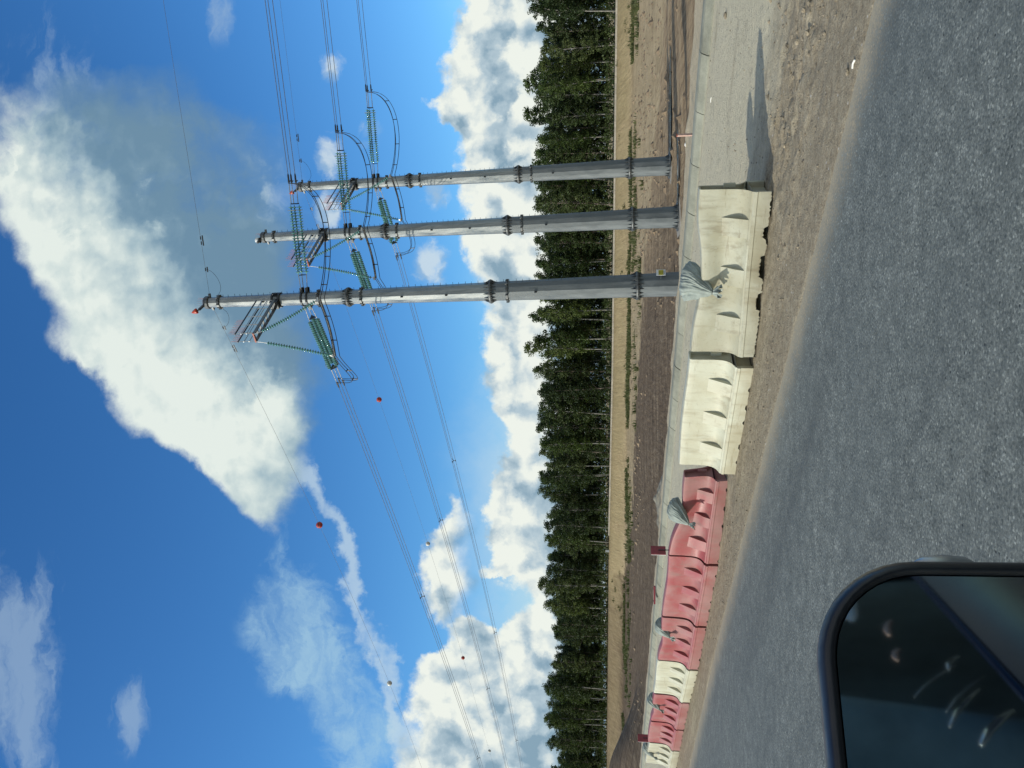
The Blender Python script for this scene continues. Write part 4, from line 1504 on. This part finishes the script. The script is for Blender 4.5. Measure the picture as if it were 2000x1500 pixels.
def strain_set(i, dvec, drop, label):
    """three strings from the pole, yoke, arcing ring and three clamps. Returns clamp points"""
    dvec = dvec.normalized()
    side = Vector((-dvec.y, dvec.x, 0))
    z = 23.08
    st_ = on_pole(i, dvec * (pr(z) + 0.22) + Vector((0, 0, z)))
    dd = (dvec + Vector((0, 0, drop))).normalized()
    up = side.cross(dd) if side.cross(dd).z > 0 else dd.cross(side)
    root = empty('insulator_set', st_, (0, 0, 0), label, 'insulators', 'strain insulator sets on the poles')
    offs = [side * -0.26 + up * 0.13, side * 0.26 + up * 0.13, up * -0.28]
    hw = MB()
    L0, L1 = 0.95, 0.95 + STR_N * STR_P
    for o in offs:
        p = st_ + o * 0.8
        hz = MB(); hz.tube([p, st_ + dd * 0.5 + o * 0.9, st_ + dd * (L0 - 0.05) + o], 0.022, 6)
        rel(hz, st_).build('link_rod', M['zinc'], root)
        place_string(ME_STR, st_ + dd * L0 + o, st_ + dd * L1 + o, root)
    yk = st_ + dd * (L1 + 0.12)
    tri = [yk + o * 1.05 for o in offs]
    hw.add([q + dd * 0.03 for q in tri] + [q - dd * 0.03 for q in tri], [(0, 1, 2), (5, 4, 3), (0, 3, 4, 1), (1, 4, 5, 2), (2, 5, 3, 0)])
    rel(hw, st_).build('yoke_plate', M['iron'], root)
    hw = MB()
    yk2 = st_ + dd * (L0 - 0.12)
    tri = [yk2 + o * 0.95 for o in offs]
    hw.add([q + dd * 0.02 for q in tri] + [q - dd * 0.02 for q in tri], [(0, 1, 2), (5, 4, 3), (0, 3, 4, 1), (1, 4, 5, 2), (2, 5, 3, 0)])
    rel(hw, st_).build('yoke_plate', M['iron'], root)
    rg = MB()
    rg.tube([st_ + dd * (L1 - 0.25) + side * 0.50 * math.cos(a) + up * 0.42 * math.sin(a) for a in np.linspace(0.5, 5.8, 22)], 0.016, 5)
    rel(rg, st_).build('corona_ring', M['zinc'], root)
    sub = [side * -0.20 + up * 0.115, side * 0.20 + up * 0.115, up * -0.23]
    ends = []
    for o in sub:
        p = st_ + dd * (L1 + 0.15) + o
        q = st_ + dd * (L1 + 1.25) + o
        e = st_ + dd * (L1 + 1.85) + o
        hz = MB(); hz.tube([p, p.lerp(q, 0.5), q], 0.024, 6)
        rel(hz, st_).build('link_rod', M['zinc'], root)
        cl_ = MB()
        cl_.tube([q, q + dd * 0.1, e - dd * 0.1, e], [0.025, 0.055, 0.05, 0.024], 8)
        cl_.tube([q + dd * 0.12, q + dd * 0.2 - up * 0.12], [0.035, 0.03], 6)
        rel(cl_, st_).build('dead_end_clamp', M['iron'], root)
        ends.append(e)
    return ends, st_, dd, up, side


names = ['nearest', 'middle', 'farthest']
clamps = {}
for i in range(3):
    for tag_, dv, drop in (('right', DR, 0.012), ('left', RD, -0.075)):
        clamps[i, tag_] = strain_set(i, dv, drop, f'three green glass insulator strings pulling {tag_} from the {names[i]} pole')


def sagline(st0, dvec, L0, zf, n=60, Lmax=320):
    out = []
    for k in range(n + 1):
        L = L0 + (Lmax - L0) * (k / n) ** 1.4
        out.append((L, zf(L)))
    return out


for i in range(3):
    for side_name in ('left', 'right'):
        ends, st_, dd, up, sd = clamps[i, side_name]
        dv = RD if side_name == 'left' else DR
        root = empty('conductor_bundle', ends[0], (0, 0, 0), f'bundle of three conductor wires running {side_name} from the {names[i]} pole', 'power line', 'overhead conductor bundles')
        if side_name == 'left':
            f = lambda L: -0.050 * L + 0.00030 * L * L if L < 85 else (-0.050 * 85 + 0.00030 * 85 * 85) + (L - 85) * 0.001 + 0.00005 * (L - 85) ** 2
        else:
            f = lambda L: 0.035 * L + 0.00004 * L * L
        Ls = [330 * (k / 70) ** 1.35 for k in range(71)] if side_name == 'left' else [130 * (k / 30) ** 1.3 for k in range(31)]
        for e in ends:
            m = MB()
            m.tube([e + dv * L + Vector((0, 0, f(L))) for L in Ls], 0.0185, 5)
            rel(m, ends[0]).build('wire', M['wire'], root)
        for L in ((26.5, 64.0, 102.0, 140, 180, 220) if side_name == 'left' else (31.0, 66.0)):
            m = MB()
            q = [e + dv * L + Vector((0, 0, f(L))) for e in ends]
            c = (q[0] + q[1] + q[2]) / 3
            for x in q:
                m.bar(c, x, 0.045, 0.05)
                m.tube([x - dv * 0.10, x + dv * 0.10], 0.04, 6)
            rel(m, ends[0]).build('spacer', M['iron'], root)

# jumpers carried round the road side of each pole by two hanging strings
for i in range(3):
    off = SPOT[i] - SPOT[0]
    tipL = on_pole(i, ARM_D * 4.08 + Vector((ARM_D.y, -ARM_D.x, 0)) * 0.26 + Vector((0, 0, ARM_Z - 0.12)))
    tipR = on_pole(i, ARM_D * 4.08 - Vector((ARM_D.y, -ARM_D.x, 0)) * 0.26 + Vector((0, 0, ARM_Z - 0.12)))
    if tipL.x > tipR.x: tipL, tipR = tipR, tipL
    EA = Vector((1.60, 42.45, 15.5 + 1.7)) + off
    EB = Vector((4.78, 41.75, 16.15 + 1.7)) + off
    for nm, tp, en in (('left', tipL, EA), ('right', tipR, EB)):
        root = empty('hanging_insulator', tp, (0, 0, 0), f'green glass string hanging {nm} from the arm of the {names[i]} pole', 'insulators', 'hanging insulator strings under the arms')
        d_ = (en - tp)
        Lh = d_.length
        d_.normalize()
        nseg = 24
        # built link by link so that it sags a little
        m = MB()
        sagv = Vector((0, 0, -1)) - d_ * d_.dot(Vector((0, 0, -1)))
        s0 = 0.55 if nm == 'left' else 0.45

        def pt(t, tp=tp, en=en, sagv=sagv): return tp.lerp(en, t) + sagv * (0.9 * t * (1 - t))
        t0, t1 = s0 / Lh, 1 - 0.2 / Lh
        for k in range(nseg):
            ta = t0 + (t1 - t0) * k / nseg; tb = t0 + (t1 - t0) * (k + 1) / nseg
            pa, pb = pt(ta), pt(tb)
            dq = (pb - pa); ln = dq.length
            Mx = Matrix.Translation(pa) @ dq.normalized().to_track_quat('Z', 'Y').to_matrix().to_4x4()
            m.lathe([(0.02, 0), (0.05, 0.012), (0.05, 0.04), (0.09, 0.055), (0.118, 0.078), (0.112, 0.092), (0.045, 0.105), (0.02, 0.12), (0.02, ln)], 10, Mx)
        rel(m, tp).build('glass_discs', M['glass'], root, True)
        m = MB()
        m.tube([tp + Vector((0, 0, 0.1)), pt(t0 * 0.5), pt(t0)], 0.02, 6)
        m.tube([pt(t1), en], 0.03, 6)
        m.bar(en - Vector((0.12, 0, 0)), en + Vector((0.12, 0, 0)), 0.05, 0.12)
        rel(m, tp).build('link_rod', M['zinc'], root)
    # the jumper bundle
    ea, st_a, da, upa, sda = clamps[i, 'left']
    eb, st_b, db, upb, sdb = clamps[i, 'right']
    root = empty('jumper_cable', EB, (0, 0, 0), f'looping jumper cable carried in front of the {names[i]} pole', 'cable', 'jumper cables round the poles')
    tube_d = (EA - EB).normalized()
    side_j = Vector((0, 0, 1)).cross(tube_d).normalized()
    lanes = [(-0.16, -0.10), (0.16, -0.10), (0.0, -0.38)]

    def bez(p0, p1, p2, p3, n):
        out = []
        for k in range(n + 1):
            t = k / n
            out.append(p0 * (1 - t) ** 3 + p1 * 3 * t * (1 - t) ** 2 + p2 * 3 * t * t * (1 - t) + p3 * t ** 3)
        return out
    paths = []
    for j, (sx, sz) in enumerate(lanes):
        o = side_j * sx + Vector((0, 0, sz))
        s0 = eb[j] - db * 0.55
        path = bez(s0, s0 + Vector((-0.1, 0.0, -2.2)), EB + o + Vector((2.6, -0.5, -0.9)), EB + o + Vector((0.1, 0, 0.0)), 22)
        mid = [EB.lerp(EA, t) + o + Vector((0, 0, -0.12 * math.sin(math.pi * t))) for t in np.linspace(0.04, 0.97, 12)]
        s1 = ea[j] - da * 0.55
        end = bez(EA + o, EA + o + tube_d * 1.0 + Vector((0, 0, -0.35)), s1 + Vector((-0.25, -0.7, -2.3)), s1, 22)
        paths.append((path, mid, end))
        m = MB(); m.tube(path + mid + end, 0.021, 6)
        rel(m, EB).build('strand', M['iron'], root)
    m = MB(); m.tube([EB + Vector((0, 0, -0.10)), EB.lerp(EA, 0.5) + Vector((0, 0, -0.22)), EA + Vector((0, 0, -0.10))], 0.055, 8)
    rel(m, EB).build('carrier_tube', M['zinc'], root)
    for seg, ks in ((0, (6, 11, 16, 20)), (1, (3, 8)), (2, (7, 14))):
        for k in ks:
            m = MB()
            q = [paths[j][seg][k] for j in range(3)]
            m.bar(q[0], q[1], 0.05, 0.05); m.bar((q[0] + q[1]) / 2, q[2], 0.05, 0.05)
            rel(m, EB).build('spacer', M['iron'], root)

# shield wires and marker balls
ball_n = 0
for i, zl, balls in ((0, (-0.052, 0.00057), ((22.5, 'ballr', 'red marker ball on the wire left of the nearest pole, below the big cloud'), (51.0, 'ballw', 'pale marker ball far along the shield wire of the nearest pole'))),
                     (2, (-0.0625, 0.00032), ((23.7, 'ballr', 'red marker ball nearest the poles on the shield wire of the farthest pole'), (49.0, 'ballw', 'pale grey marker ball second from the poles on the same shield wire'),
                                              (78.6, 'ballr', 'small dark red marker ball between two pale ones on the shield wire'), (114.0, 'ballw', 'smallest pale marker ball, farthest along the shield wire')))):
    for nm in ('left', 'right'):
        dv = RD if nm == 'left' else DR
        s0 = on_pole(i, dv * (pr(PH) + 0.22) + Vector((0, 0, PH - 0.33)))
        root = empty('shield_wire', s0, (0, 0, 0), f'thin shield wire running {nm} from the head of the {names[i]} pole', 'power line', 'shield wires from the pole heads')
        if nm == 'left':
            f = lambda L: zl[0] * L + zl[1] * L * L if L < 75 else zl[0] * 75 + zl[1] * 75 * 75 + (L - 75) * (zl[0] + 2 * zl[1] * 75) * 0.6
        else:
            f = lambda L: 0.03 * L
        Ls = [300 * (k / 60) ** 1.3 for k in range(61)] if nm == 'left' else [130 * (k / 24) ** 1.2 for k in range(25)]
        m = MB(); m.tube([s0 + dv * L + Vector((0, 0, f(L))) for L in Ls], 0.010 if nm == 'left' else 0.009, 5)
        rel(m, s0).build('wire', M['wire'], root)
        m = MB()
        for L in (1.5, 3.1, 3.4):
            q = s0 + dv * L + Vector((0, 0, f(L)))
            m.tube([q - dv * 0.1, q + dv * 0.1], 0.035, 6)
            m.bar(q - dv * 0.16 - Vector((0, 0, 0.12)), q + dv * 0.16 - Vector((0, 0, 0.12)), 0.05, 0.06)
        rel(m, s0).build('vibration_damper', M['iron'], root)
        m = MB()
        a0 = s0 + dv * 1.5
        m.tube(bez(a0, a0 + Vector((0, 0, -0.5)), s0 + dv * 0.3 + Vector((0, 0, -1.2)), s0 + Vector((0, 0, -0.5)) - dv * 0.1, 12), 0.010, 5)
        rel(m, s0).build('earth_lead', M['iron'], root)
        if nm == 'left':
            for L, mt_, lab in balls:
                c = s0 + dv * L + Vector((0, 0, f(L)))
                ro = empty('marker_ball', c, (0, 0, 0), lab, 'marker ball', 'marker balls on the shield wires')
                m = MB()
                m.lathe([(0.27 * math.sin(a), 0.27 * math.cos(a)) for a in np.linspace(0.05, 3.09, 15)][::-1], 18)
                m.build('ball', M[mt_], ro, True)
                m = MB(); m.lathe([(0.270, -0.025), (0.282, -0.02), (0.282, 0.02), (0.270, 0.025)], 20, cap=False); m.build('seam_band', M['iron'] if mt_ == 'ballr' else M['zinc'], ro)

# ------------------------------------------------------------------ wood
def leaf_cards(m, c, rx, rz, n, size, rnd):
    for _ in range(n):
        d = Vector((rnd.gauss(0, 1), rnd.gauss(0, 1), rnd.gauss(0, 1)))
        d.normalize()
        r = rnd.random() ** 0.4
        p = c + Vector((d.x * rx * r, d.y * rx * r, d.z * rz * r))
        nrm = (d + Vector((rnd.gauss(0, .6), rnd.gauss(0, .6), rnd.gauss(0, .6) + 0.35)))
        nrm.normalize()
        x = nrm.orthogonal().normalized()
        a = rnd.random() * 6.28
        y = nrm.cross(x)
        x, y = x * math.cos(a) + y * math.sin(a), y * math.cos(a) - x * math.sin(a)
        s = size * rnd.uniform(0.6, 1.3)
        m.add([p - x * s, p - y * s * 0.6 + nrm * s * 0.1, p + x * s, p + y * s * 0.6 - nrm * s * 0.1], [(0, 1, 2, 3)])


def tree_proto(kind, seed, H, crown_from, width, leafmat, barkmat, dens):
    rnd = random.Random(seed)
    cr, tk = MB(), MB()
    bend = [rnd.uniform(-0.5, 0.5), rnd.uniform(-0.5, 0.5)]

    def axis(t): return Vector((bend[0] * t * t + 0.15 * math.sin(4 * t + seed), bend[1] * t * t, H * t))
    tk.tube([axis(t) for t in np.linspace(0, 0.95, 10)], [0.17 * (1 - 0.85 * t) + 0.015 for t in np.linspace(0, 0.95, 10)], 7)
    nb = 46
    for k in range(nb):
        t = crown_from + (0.99 - crown_from) * (k + rnd.random()) / nb
        f = (t - crown_from) / (1 - crown_from)
        env = width * ((math.sin(min(1, 0.16 + f * 0.95) * math.pi) ** 0.7) if kind == 'spruce_tree' else (0.55 + 0.45 * math.sin(math.pi * min(1, f * 1.05))) * (1 - f ** 5) ** 0.5) * rnd.uniform(0.40, 1.15)
        if rnd.random() < 0.12: env *= 1.35
        a = k * 2.4 + rnd.uniform(-0.6, 0.6)
        base = axis(max(0.1, t - 0.06))
        tip = axis(t) + Vector((math.cos(a), math.sin(a), 0)) * env + Vector((0, 0, rnd.uniform(-0.5, 1.3)))
        if rnd.random() < 0.75:
            tk.tube([base, base.lerp(tip, 0.55) + Vector((0, 0, 0.2)), tip], [0.045, 0.03, 0.012], 4, False)
        for q in range(3):
            c = axis(t).lerp(tip, rnd.uniform(0.45, 1.05)) + Vector((rnd.gauss(0, .3), rnd.gauss(0, .3), rnd.gauss(0, .35)))
            leaf_cards(cr, c, rnd.uniform(0.55, 1.0), rnd.uniform(0.4, 0.85), dens, 0.21, rnd)
    leaf_cards(cr, axis(1.0), 0.45, 0.7, dens, 0.17, rnd)
    # sparse twigs with leaves down the trunk
    for k in range(7):
        t = rnd.uniform(0.08, crown_from)
        a = rnd.random() * 6.28
        c = axis(t) + Vector((math.cos(a), math.sin(a), 0.1)) * rnd.uniform(0.4, 1.3)
        leaf_cards(cr, c, 0.5, 0.35, dens // 2, 0.17, rnd)
    root = empty(kind)
    tk.build('trunk', barkmat, root, True)
    cr.build('crown', leafmat, root)
    return root


kinds = [('birch_tree', 1, 17.5, 0.34, 2.5, M['leafB'], M['bark'], 24), ('birch_tree', 2, 18.5, 0.40, 2.3, M['leafA'], M['bark'], 24),
         ('broadleaf_tree', 3, 17.0, 0.22, 3.3, M['leafA'], M['barkd'], 27), ('broadleaf_tree', 4, 16.0, 0.16, 3.5, M['leafC'], M['barkd'], 27),
         ('broadleaf_tree', 5, 18.0, 0.26, 3.0, M['leafA'], M['bark'], 27), ('spruce_tree', 6, 16.8, 0.10, 2.4, M['leafC'], M['barkd'], 24), ('aspen_tree', 7, 19.2, 0.36, 2.6, M['leafB'], M['bark'], 24)]
tlabs = {'birch_tree': 'slender pale-trunked birch in the wood beyond the bank', 'broadleaf_tree': 'dense dark green broadleaf tree in the wood beyond the bank',
         'spruce_tree': 'narrow dark spruce leafy nearly to the ground in the wood', 'aspen_tree': 'tall loose-crowned aspen rising above the wood beyond the bank'}
protos = [tree_proto(*k) for k in kinds]
note_kids()
used = [False] * len(protos)
rt = random.Random(11)
for row in range(4):
    nrow = (78, 74, 72, 72)[row]
    for k in range(nrow):
        kk_ = -0.14 + 1.24 * (k + 0.5 + rt.uniform(-0.42, 0.42)) / nrow
        w_ = 3.0 + row * 5.2 + rt.uniform(-2.0, 2.4)
        q = FA + FD * (kk_ * FLEN) + FN * w_
        ch = rt.choice([0, 0, 1, 1, 2, 2, 2, 3, 3, 4, 4, 4, 5, 6])
        if row == 0 and rt.random() < 0.16: continue
        o = protos[ch] if not used[ch] else copy_tree(protos[ch])
        used[ch] = True
        o.location = (q.x, q.y, float(crest_z(kk_)) - 0.1)
        big = 0.84 + 0.24 * float(vnoise(np.array([kk_ * 16.0]), np.array([row * 3.3]), 5)[0])
        s = big * rt.uniform(0.90, 1.07)
        o.scale = (s * rt.uniform(0.9, 1.2), s * rt.uniform(0.9, 1.2), s)
        o.rotation_euler = (rt.uniform(-0.06, 0.06), rt.uniform(-0.06, 0.06), rt.random() * 6.28)
        tag(o, tlabs[kinds[ch][0]], 'tree', {'birch_tree': 'birches of the wood', 'broadleaf_tree': 'broadleaf trees of the wood', 'spruce_tree': 'spruces of the wood', 'aspen_tree': 'aspens of the wood'}[kinds[ch][0]])

ug = MB()
for k in range(4200):
    kk_ = rt.uniform(-0.14, 1.1)
    w_ = rt.choice([rt.uniform(1.5, 6), rt.uniform(6, 16), rt.uniform(8, 24)])
    q = FA + FD * (kk_ * FLEN) + FN * w_
    h = rt.uniform(0.3, 2.4) if w_ < 6 else rt.uniform(0.4, 7.5)
    leaf_cards(ug, Vector((q.x, q.y, float(crest_z(kk_)) + h)), rt.uniform(0.6, 1.3), rt.uniform(0.5, 1.1), 16, 0.24, rt)
o = ug.build('undergrowth', M['leafA'])
tag(o, 'tangled dark undergrowth between the trunks of the wood', 'undergrowth', kind='stuff')

fm = MB()
for k in range(9000):
    kk_ = rt.uniform(-0.16, 1.14)
    w_ = rt.uniform(19, 44)
    q = FA + FD * (kk_ * FLEN) + FN * w_
    top = 13.0 + 2.5 * float(vnoise(np.array([kk_ * 30.0]), np.array([w_ * 0.2]), 9)[0])
    leaf_cards(fm, Vector((q.x, q.y, float(crest_z(kk_)) + rt.uniform(0.2, 1.0) ** 1.3 * top)), rt.uniform(0.9, 1.6), rt.uniform(0.7, 1.3), 12, 0.42, rt)
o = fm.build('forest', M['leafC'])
tag(o, 'deep dark inner part of the wood seen between the front trunks', 'forest', kind='stuff')

# ------------------------------------------------------------------ weeds and grass on the sandy strip
gr = MB()


def tuft(p, h, n, rad):
    for _ in range(n):
        a = rt.random() * 6.28
        r = rad * math.sqrt(rt.random())
        b = p + Vector((math.cos(a) * r, math.sin(a) * r, 0))
        d = Vector((math.cos(a + rt.uniform(-1, 1)), math.sin(a + rt.uniform(-1, 1)), 0)) * h * rt.uniform(0.1, 0.6)
        w = Vector((-math.sin(a), math.cos(a), 0)) * h * 0.13
        hh = h * rt.uniform(0.5, 1.15)
        gr.add([b - w, b + w, b + d * 0.6 + w * 0.8 + Vector((0, 0, hh * 0.7)), b + d + Vector((0, 0, hh)), b + d * 0.6 - w * 0.8 + Vector((0, 0, hh * 0.7))], [(0, 1, 2, 3, 4)])


for k in range(8000):
    kk_ = rt.uniform(-0.1, 0.86)
    band = rt.random()
    w_ = rt.gauss(-18.0, 5.0) if band < 0.5 else rt.uniform(-62, -13)
    q = FA + FD * (kk_ * FLEN) + FN * w_
    n_ = float(fbm(np.array([q.x * 0.075]), np.array([q.y * 0.11]), 4, 77)[0])
    if n_ < (0.075 if band < 0.5 else 0.085): continue
    ab_ = q.x * RN.x + q.y * RN.y
    if ab_ < 78 and rt.random() < 0.9: continue
    q.z = float(field_z(np.array([q.x]), np.array([q.y]))[0])
    tuft(q, rt.uniform(0.25, 0.8), 9, rt.uniform(0.3, 1.0))
for k in range(220):                                     # a green clump just behind the berm
    q = P_ab(rt.gauss(19.2, 0.7), rt.gauss(20.5, 1.5), 0)
    q.z = float(verge_z(np.array([q.dot(RN)]), np.array([q.dot(RD)]))[0])
    tuft(Vector((q.x, q.y, max(q.z, -2.6))), rt.uniform(0.5, 1.5), 8, 0.3)
o = gr.build('grass', M['grass'])
tag(o, 'patchy green weeds and grass on the sandy strip below the bank', 'grass', kind='stuff')

cd_ = MB()
for k in range(2600):
    x_ = rt.uniform(-45, 75); y_ = rt.uniform(48, 150)
    if x_ * RN.x + y_ * RN.y < 24: continue
    if wood_coords(x_, y_)[1] > -12: continue
    nz = float(fbm(np.array([x_ * 0.09]), np.array([y_ * 0.05]), 4, 91)[0])
    if nz < 0.02: continue
    z_ = float(field_z(np.array([x_]), np.array([y_]))[0])
    r = rt.choice([0.10, 0.14, 0.2, 0.3]) * rt.uniform(0.7, 1.3)
    vs = [Vector((x_, y_, z_)) + Vector(q) * r * rt.uniform(0.7, 1.3) for q in [(1.3, 0, 0), (-1.3, 0, 0), (0, 1, 0), (0, -1, 0), (0, 0, .75)]]
    cd_.add(vs, [(0, 2, 4), (2, 1, 4), (1, 3, 4), (3, 0, 4)])
o = cd_.build('soil_clods', M['clod'])
tag(o, 'rough clods of brown soil strewn over the field', 'soil', kind='stuff')

# small white post far away on the bank
q = FA + FD * (0.62 * FLEN) - FN * 1.0
root = empty('marker_post', (q.x, q.y, float(crest_z(0.62)) - 0.1), (0, 0, 0.3), 'small white post standing on the far bank before the wood', 'post')
m = MB(); m.box((0, 0, 0.55), (0.5, 0.4, 1.1)); m.build('block', M['signw'], root)
m = MB(); m.box((0, 0, 1.13), (0.56, 0.46, 0.08)); m.build('cap', M['slab'], root)

# ------------------------------------------------------------------ the car this is seen from: door mirror, door and window trim
def car():
    root = empty('car', (0, 0, 0), (0, 0, 0), 'dark car whose black-rimmed door mirror fills the lower corner', 'car')
    # mirror frame: centre, facing back towards the driver
    ctr = Vector((-0.330, 0.745, CAM_H - 0.361))
    view = (ctr - Vector((0, 0, CAM_H))).normalized()
    nrm = Vector((0.36, -0.92, 0.12)).normalized()
    ux = Vector((0, 0, 1)).cross(nrm).normalized()      # along the mirror, to the right in the view
    uy = nrm.cross(ux).normalized()
    return root, ctr, nrm, ux, uy


root, MC, MN, MX, MY = car()
OUT = []


def rr_outline(w, h, r, n=10, skew=0.0):
    pts = []
    for cx, cy, a0 in ((w - r, h - r, 0), (-w + r, h - r, 90), (-w + r, -h + r, 180), (w - r, -h + r, 270)):
        for k in range(n + 1):
            a = R(a0 + 90 * k / n)
            pts.append((cx + r * math.cos(a), cy + r * math.sin(a)))
    return pts


def loft(loops):
    """loops: list of (outline pts, depth along MN, scale)"""
    m = MB()
    n = len(loops[0][0])
    for pts, dz in loops:
        for x, y in pts: m.v.append(tuple(MC + MX * x + MY * y + MN * dz))
    for i in range(len(loops) - 1):
        for k in range(n):
            k2 = (k + 1) % n
            m.f.append((i * n + k, i * n + k2, (i + 1) * n + k2, (i + 1) * n + k))
    return m, n


MW, MHH = 0.165, 0.150
o_out = rr_outline(MW, MHH, 0.098)
sc_o = lambda k: [(x * k, y * k) for x, y in o_out]
shift = lambda pts, dx, dy: [(x + dx, y + dy) for x, y in pts]
hm, n = loft([(rr_outline(MW - 0.0125, MHH - 0.0125, 0.086), -0.004), (rr_outline(MW - 0.0105, MHH - 0.0105, 0.088), 0.006), (rr_outline(MW - 0.005, MHH - 0.005, 0.093), 0.009), (o_out, 0.002),
              (rr_outline(MW + 0.003, MHH + 0.003, 0.101), -0.012), (rr_outline(MW, MHH, 0.1), -0.05), (rr_outline(MW * 0.8, MHH * 0.8, 0.055), -0.09), (rr_outline(MW * 0.4, MHH * 0.4, 0.03), -0.105)])
hm.f.append(tuple(range(7 * n, 8 * n)))
hs = hm.build('mirror_housing', M['blackp'], root, True)
gm, n = loft([(rr_outline(MW - 0.013, MHH - 0.013, 0.0855), 0.0)])
gm.f.append(tuple(range(n)))
gm.build('mirror_glass', M['mirror'], hs)
rp = MB()
cR = MC + MX * (MW + 0.004) - MY * (-0.02) - MN * 0.03
rp.lathe([(0.001, -0.03), (0.007, -0.02), (0.009, 0.0), (0.007, 0.02), (0.001, 0.03)], 10, Matrix.Translation(cR) @ Matrix((MX, MN, MY)).transposed().to_4x4())
rp.build('side_repeater', M['zinc'], hs, True)
# the door behind it, as the glass shows it
dm = MB()
a_d = 0.10


def D(a, b, z): return P_ab(a, b, z)


def panel(mb, rows, b0, b1, n=14):
    vs, fs = [], []
    for i in range(n + 1):
        b = b0 + (b1 - b0) * i / n
        for a, z in rows: vs.append(D(a, b, z - 0.11 * b * max(0, (z - 0.8) / 0.45)))
    k = len(rows)
    for i in range(n):
        for j in range(k - 1):
            fs.append((i * k + j, i * k + j + 1, (i + 1) * k + j + 1, (i + 1) * k + j))
    mb.add(vs, fs)


panel(dm, [(0.10, 0.35), (0.20, 0.42), (0.23, 0.62), (0.235, 0.80), (0.21, 0.84), (0.205, 0.98), (0.18, 1.17), (0.145, 1.238)], -1.9, 0.62)
dm.build('door', M['paint'], root, True)
hd = MB()
hd.tube([D(0.225, -1.25, 0.90), D(0.255, -1.22, 0.905), D(0.26, -1.05, 0.91), D(0.255, -0.98, 0.91), D(0.225, -0.96, 0.91)], 0.014, 8)
hd.build('door_handle', M['chrome'], root, True)
tr = MB()
tr.tube([D(0.145, 0.60, 1.245 - 0.066), D(0.145, -0.6, 1.245 + 0.066), D(0.145, -1.9, 1.245 + 0.20)], 0.008, 8)
tr.build('sill_trim', M['paint'], root, True)
for p_, q_, r_, nm_, mt_ in (((0.05, 0.05, 1.232), (0.055, 0.20, 1.305), 0.004, 'trim_strip', 'chrome'), ((0.05, 0.125, 1.200), (0.055, 0.25, 1.272), 0.0065, 'trim_strip', 'chrome'),
                             ((0.05, -0.09, 1.238), (0.055, -0.02, 1.268), 0.0045, 'trim_strip', 'chrome'), ((0.045, -0.02, 1.21), (0.05, 0.14, 1.30), 0.002, 'trim_strip', 'zinc'),
                             ((0.045, -0.06, 1.25), (0.05, 0.09, 1.34), 0.002, 'trim_strip', 'zinc'), ((0.04, -0.30, 1.33), (0.04, -0.22, 1.345), 0.007, 'buckle', 'wood'),
                             ((0.04, -0.14, 1.335), (0.04, -0.09, 1.345), 0.006, 'buckle', 'wood'), ((0.04, -0.42, 1.40), (0.04, -0.32, 1.41), 0.02, 'pocket_card', 'signw')):
    tm_ = MB()
    a_, b_ = D(*p_), D(*q_)
    tm_.tube([a_, a_.lerp(b_, 0.33) + Vector((0, 0, 0.006)), a_.lerp(b_, 0.66) + Vector((0, 0, 0.006)), b_], [r_ * 0.5, r_, r_, r_ * 0.6], 8)
    tm_.build(nm_, M[mt_], root, True)
cl_m = MB()
panel(cl_m, [(-0.30, 0.60), (-0.36, 1.10), (-0.38, 1.45), (-0.30, 1.95)], -2.4, 0.0, 8)
cl_m.build('cabin_lining', M['lining'], root, True)
st_m = MB()
for (x, y, z, w, d_, h, rz) in ((-0.10, -0.42, 1.20, 0.50, 0.16, 0.95, 0.80), (-0.12, -0.46, 1.80, 0.30, 0.12, 0.26, 0.80)):
    mm_ = Matrix.Rotation(rz, 3, 'Z') @ Matrix.Rotation(0.2, 3, 'X')
    pf_ = [(w * 0.44, -h / 2), (w * 0.5, -h / 2 + 0.05), (w * 0.5, h / 2 - 0.08), (w * 0.40, h / 2)]
    n0_ = len(st_m.v)
    st_m.lathe(pf_, 20)
    for i_ in range(n0_, len(st_m.v)):
        q = Vector(st_m.v[i_]); q.y *= d_ / w
        q = mm_ @ q + Vector((x, y, z)); st_m.v[i_] = tuple(q)
st_m.build('seat', M['lining'], root, True)
pl_ = MB()
pl_.tube([D(0.10, -0.62, 1.10), D(0.06, -0.66, 1.40), D(-0.02, -0.72, 1.75)], [0.06, 0.055, 0.05], 10)
pl_.build('door_pillar', M['blackp'], root, True)
wp = MB()
panel(wp, [(0.11, 1.112), (0.05, 1.42), (-0.02, 1.75)], -1.9, -0.72, 8)
wp.build('rear_window', M['darkglass'], root, True)
arm_ = MB()
arm_.tube([MC - MN * 0.05 - MX * 0.10 - MY * 0.06, MC - MN * 0.06 - MX * 0.20 - MY * 0.13, D(0.13, 0.62, 1.06)], [0.03, 0.028, 0.03], 10)
arm_.build('mirror_arm', M['blackp'], root, True)
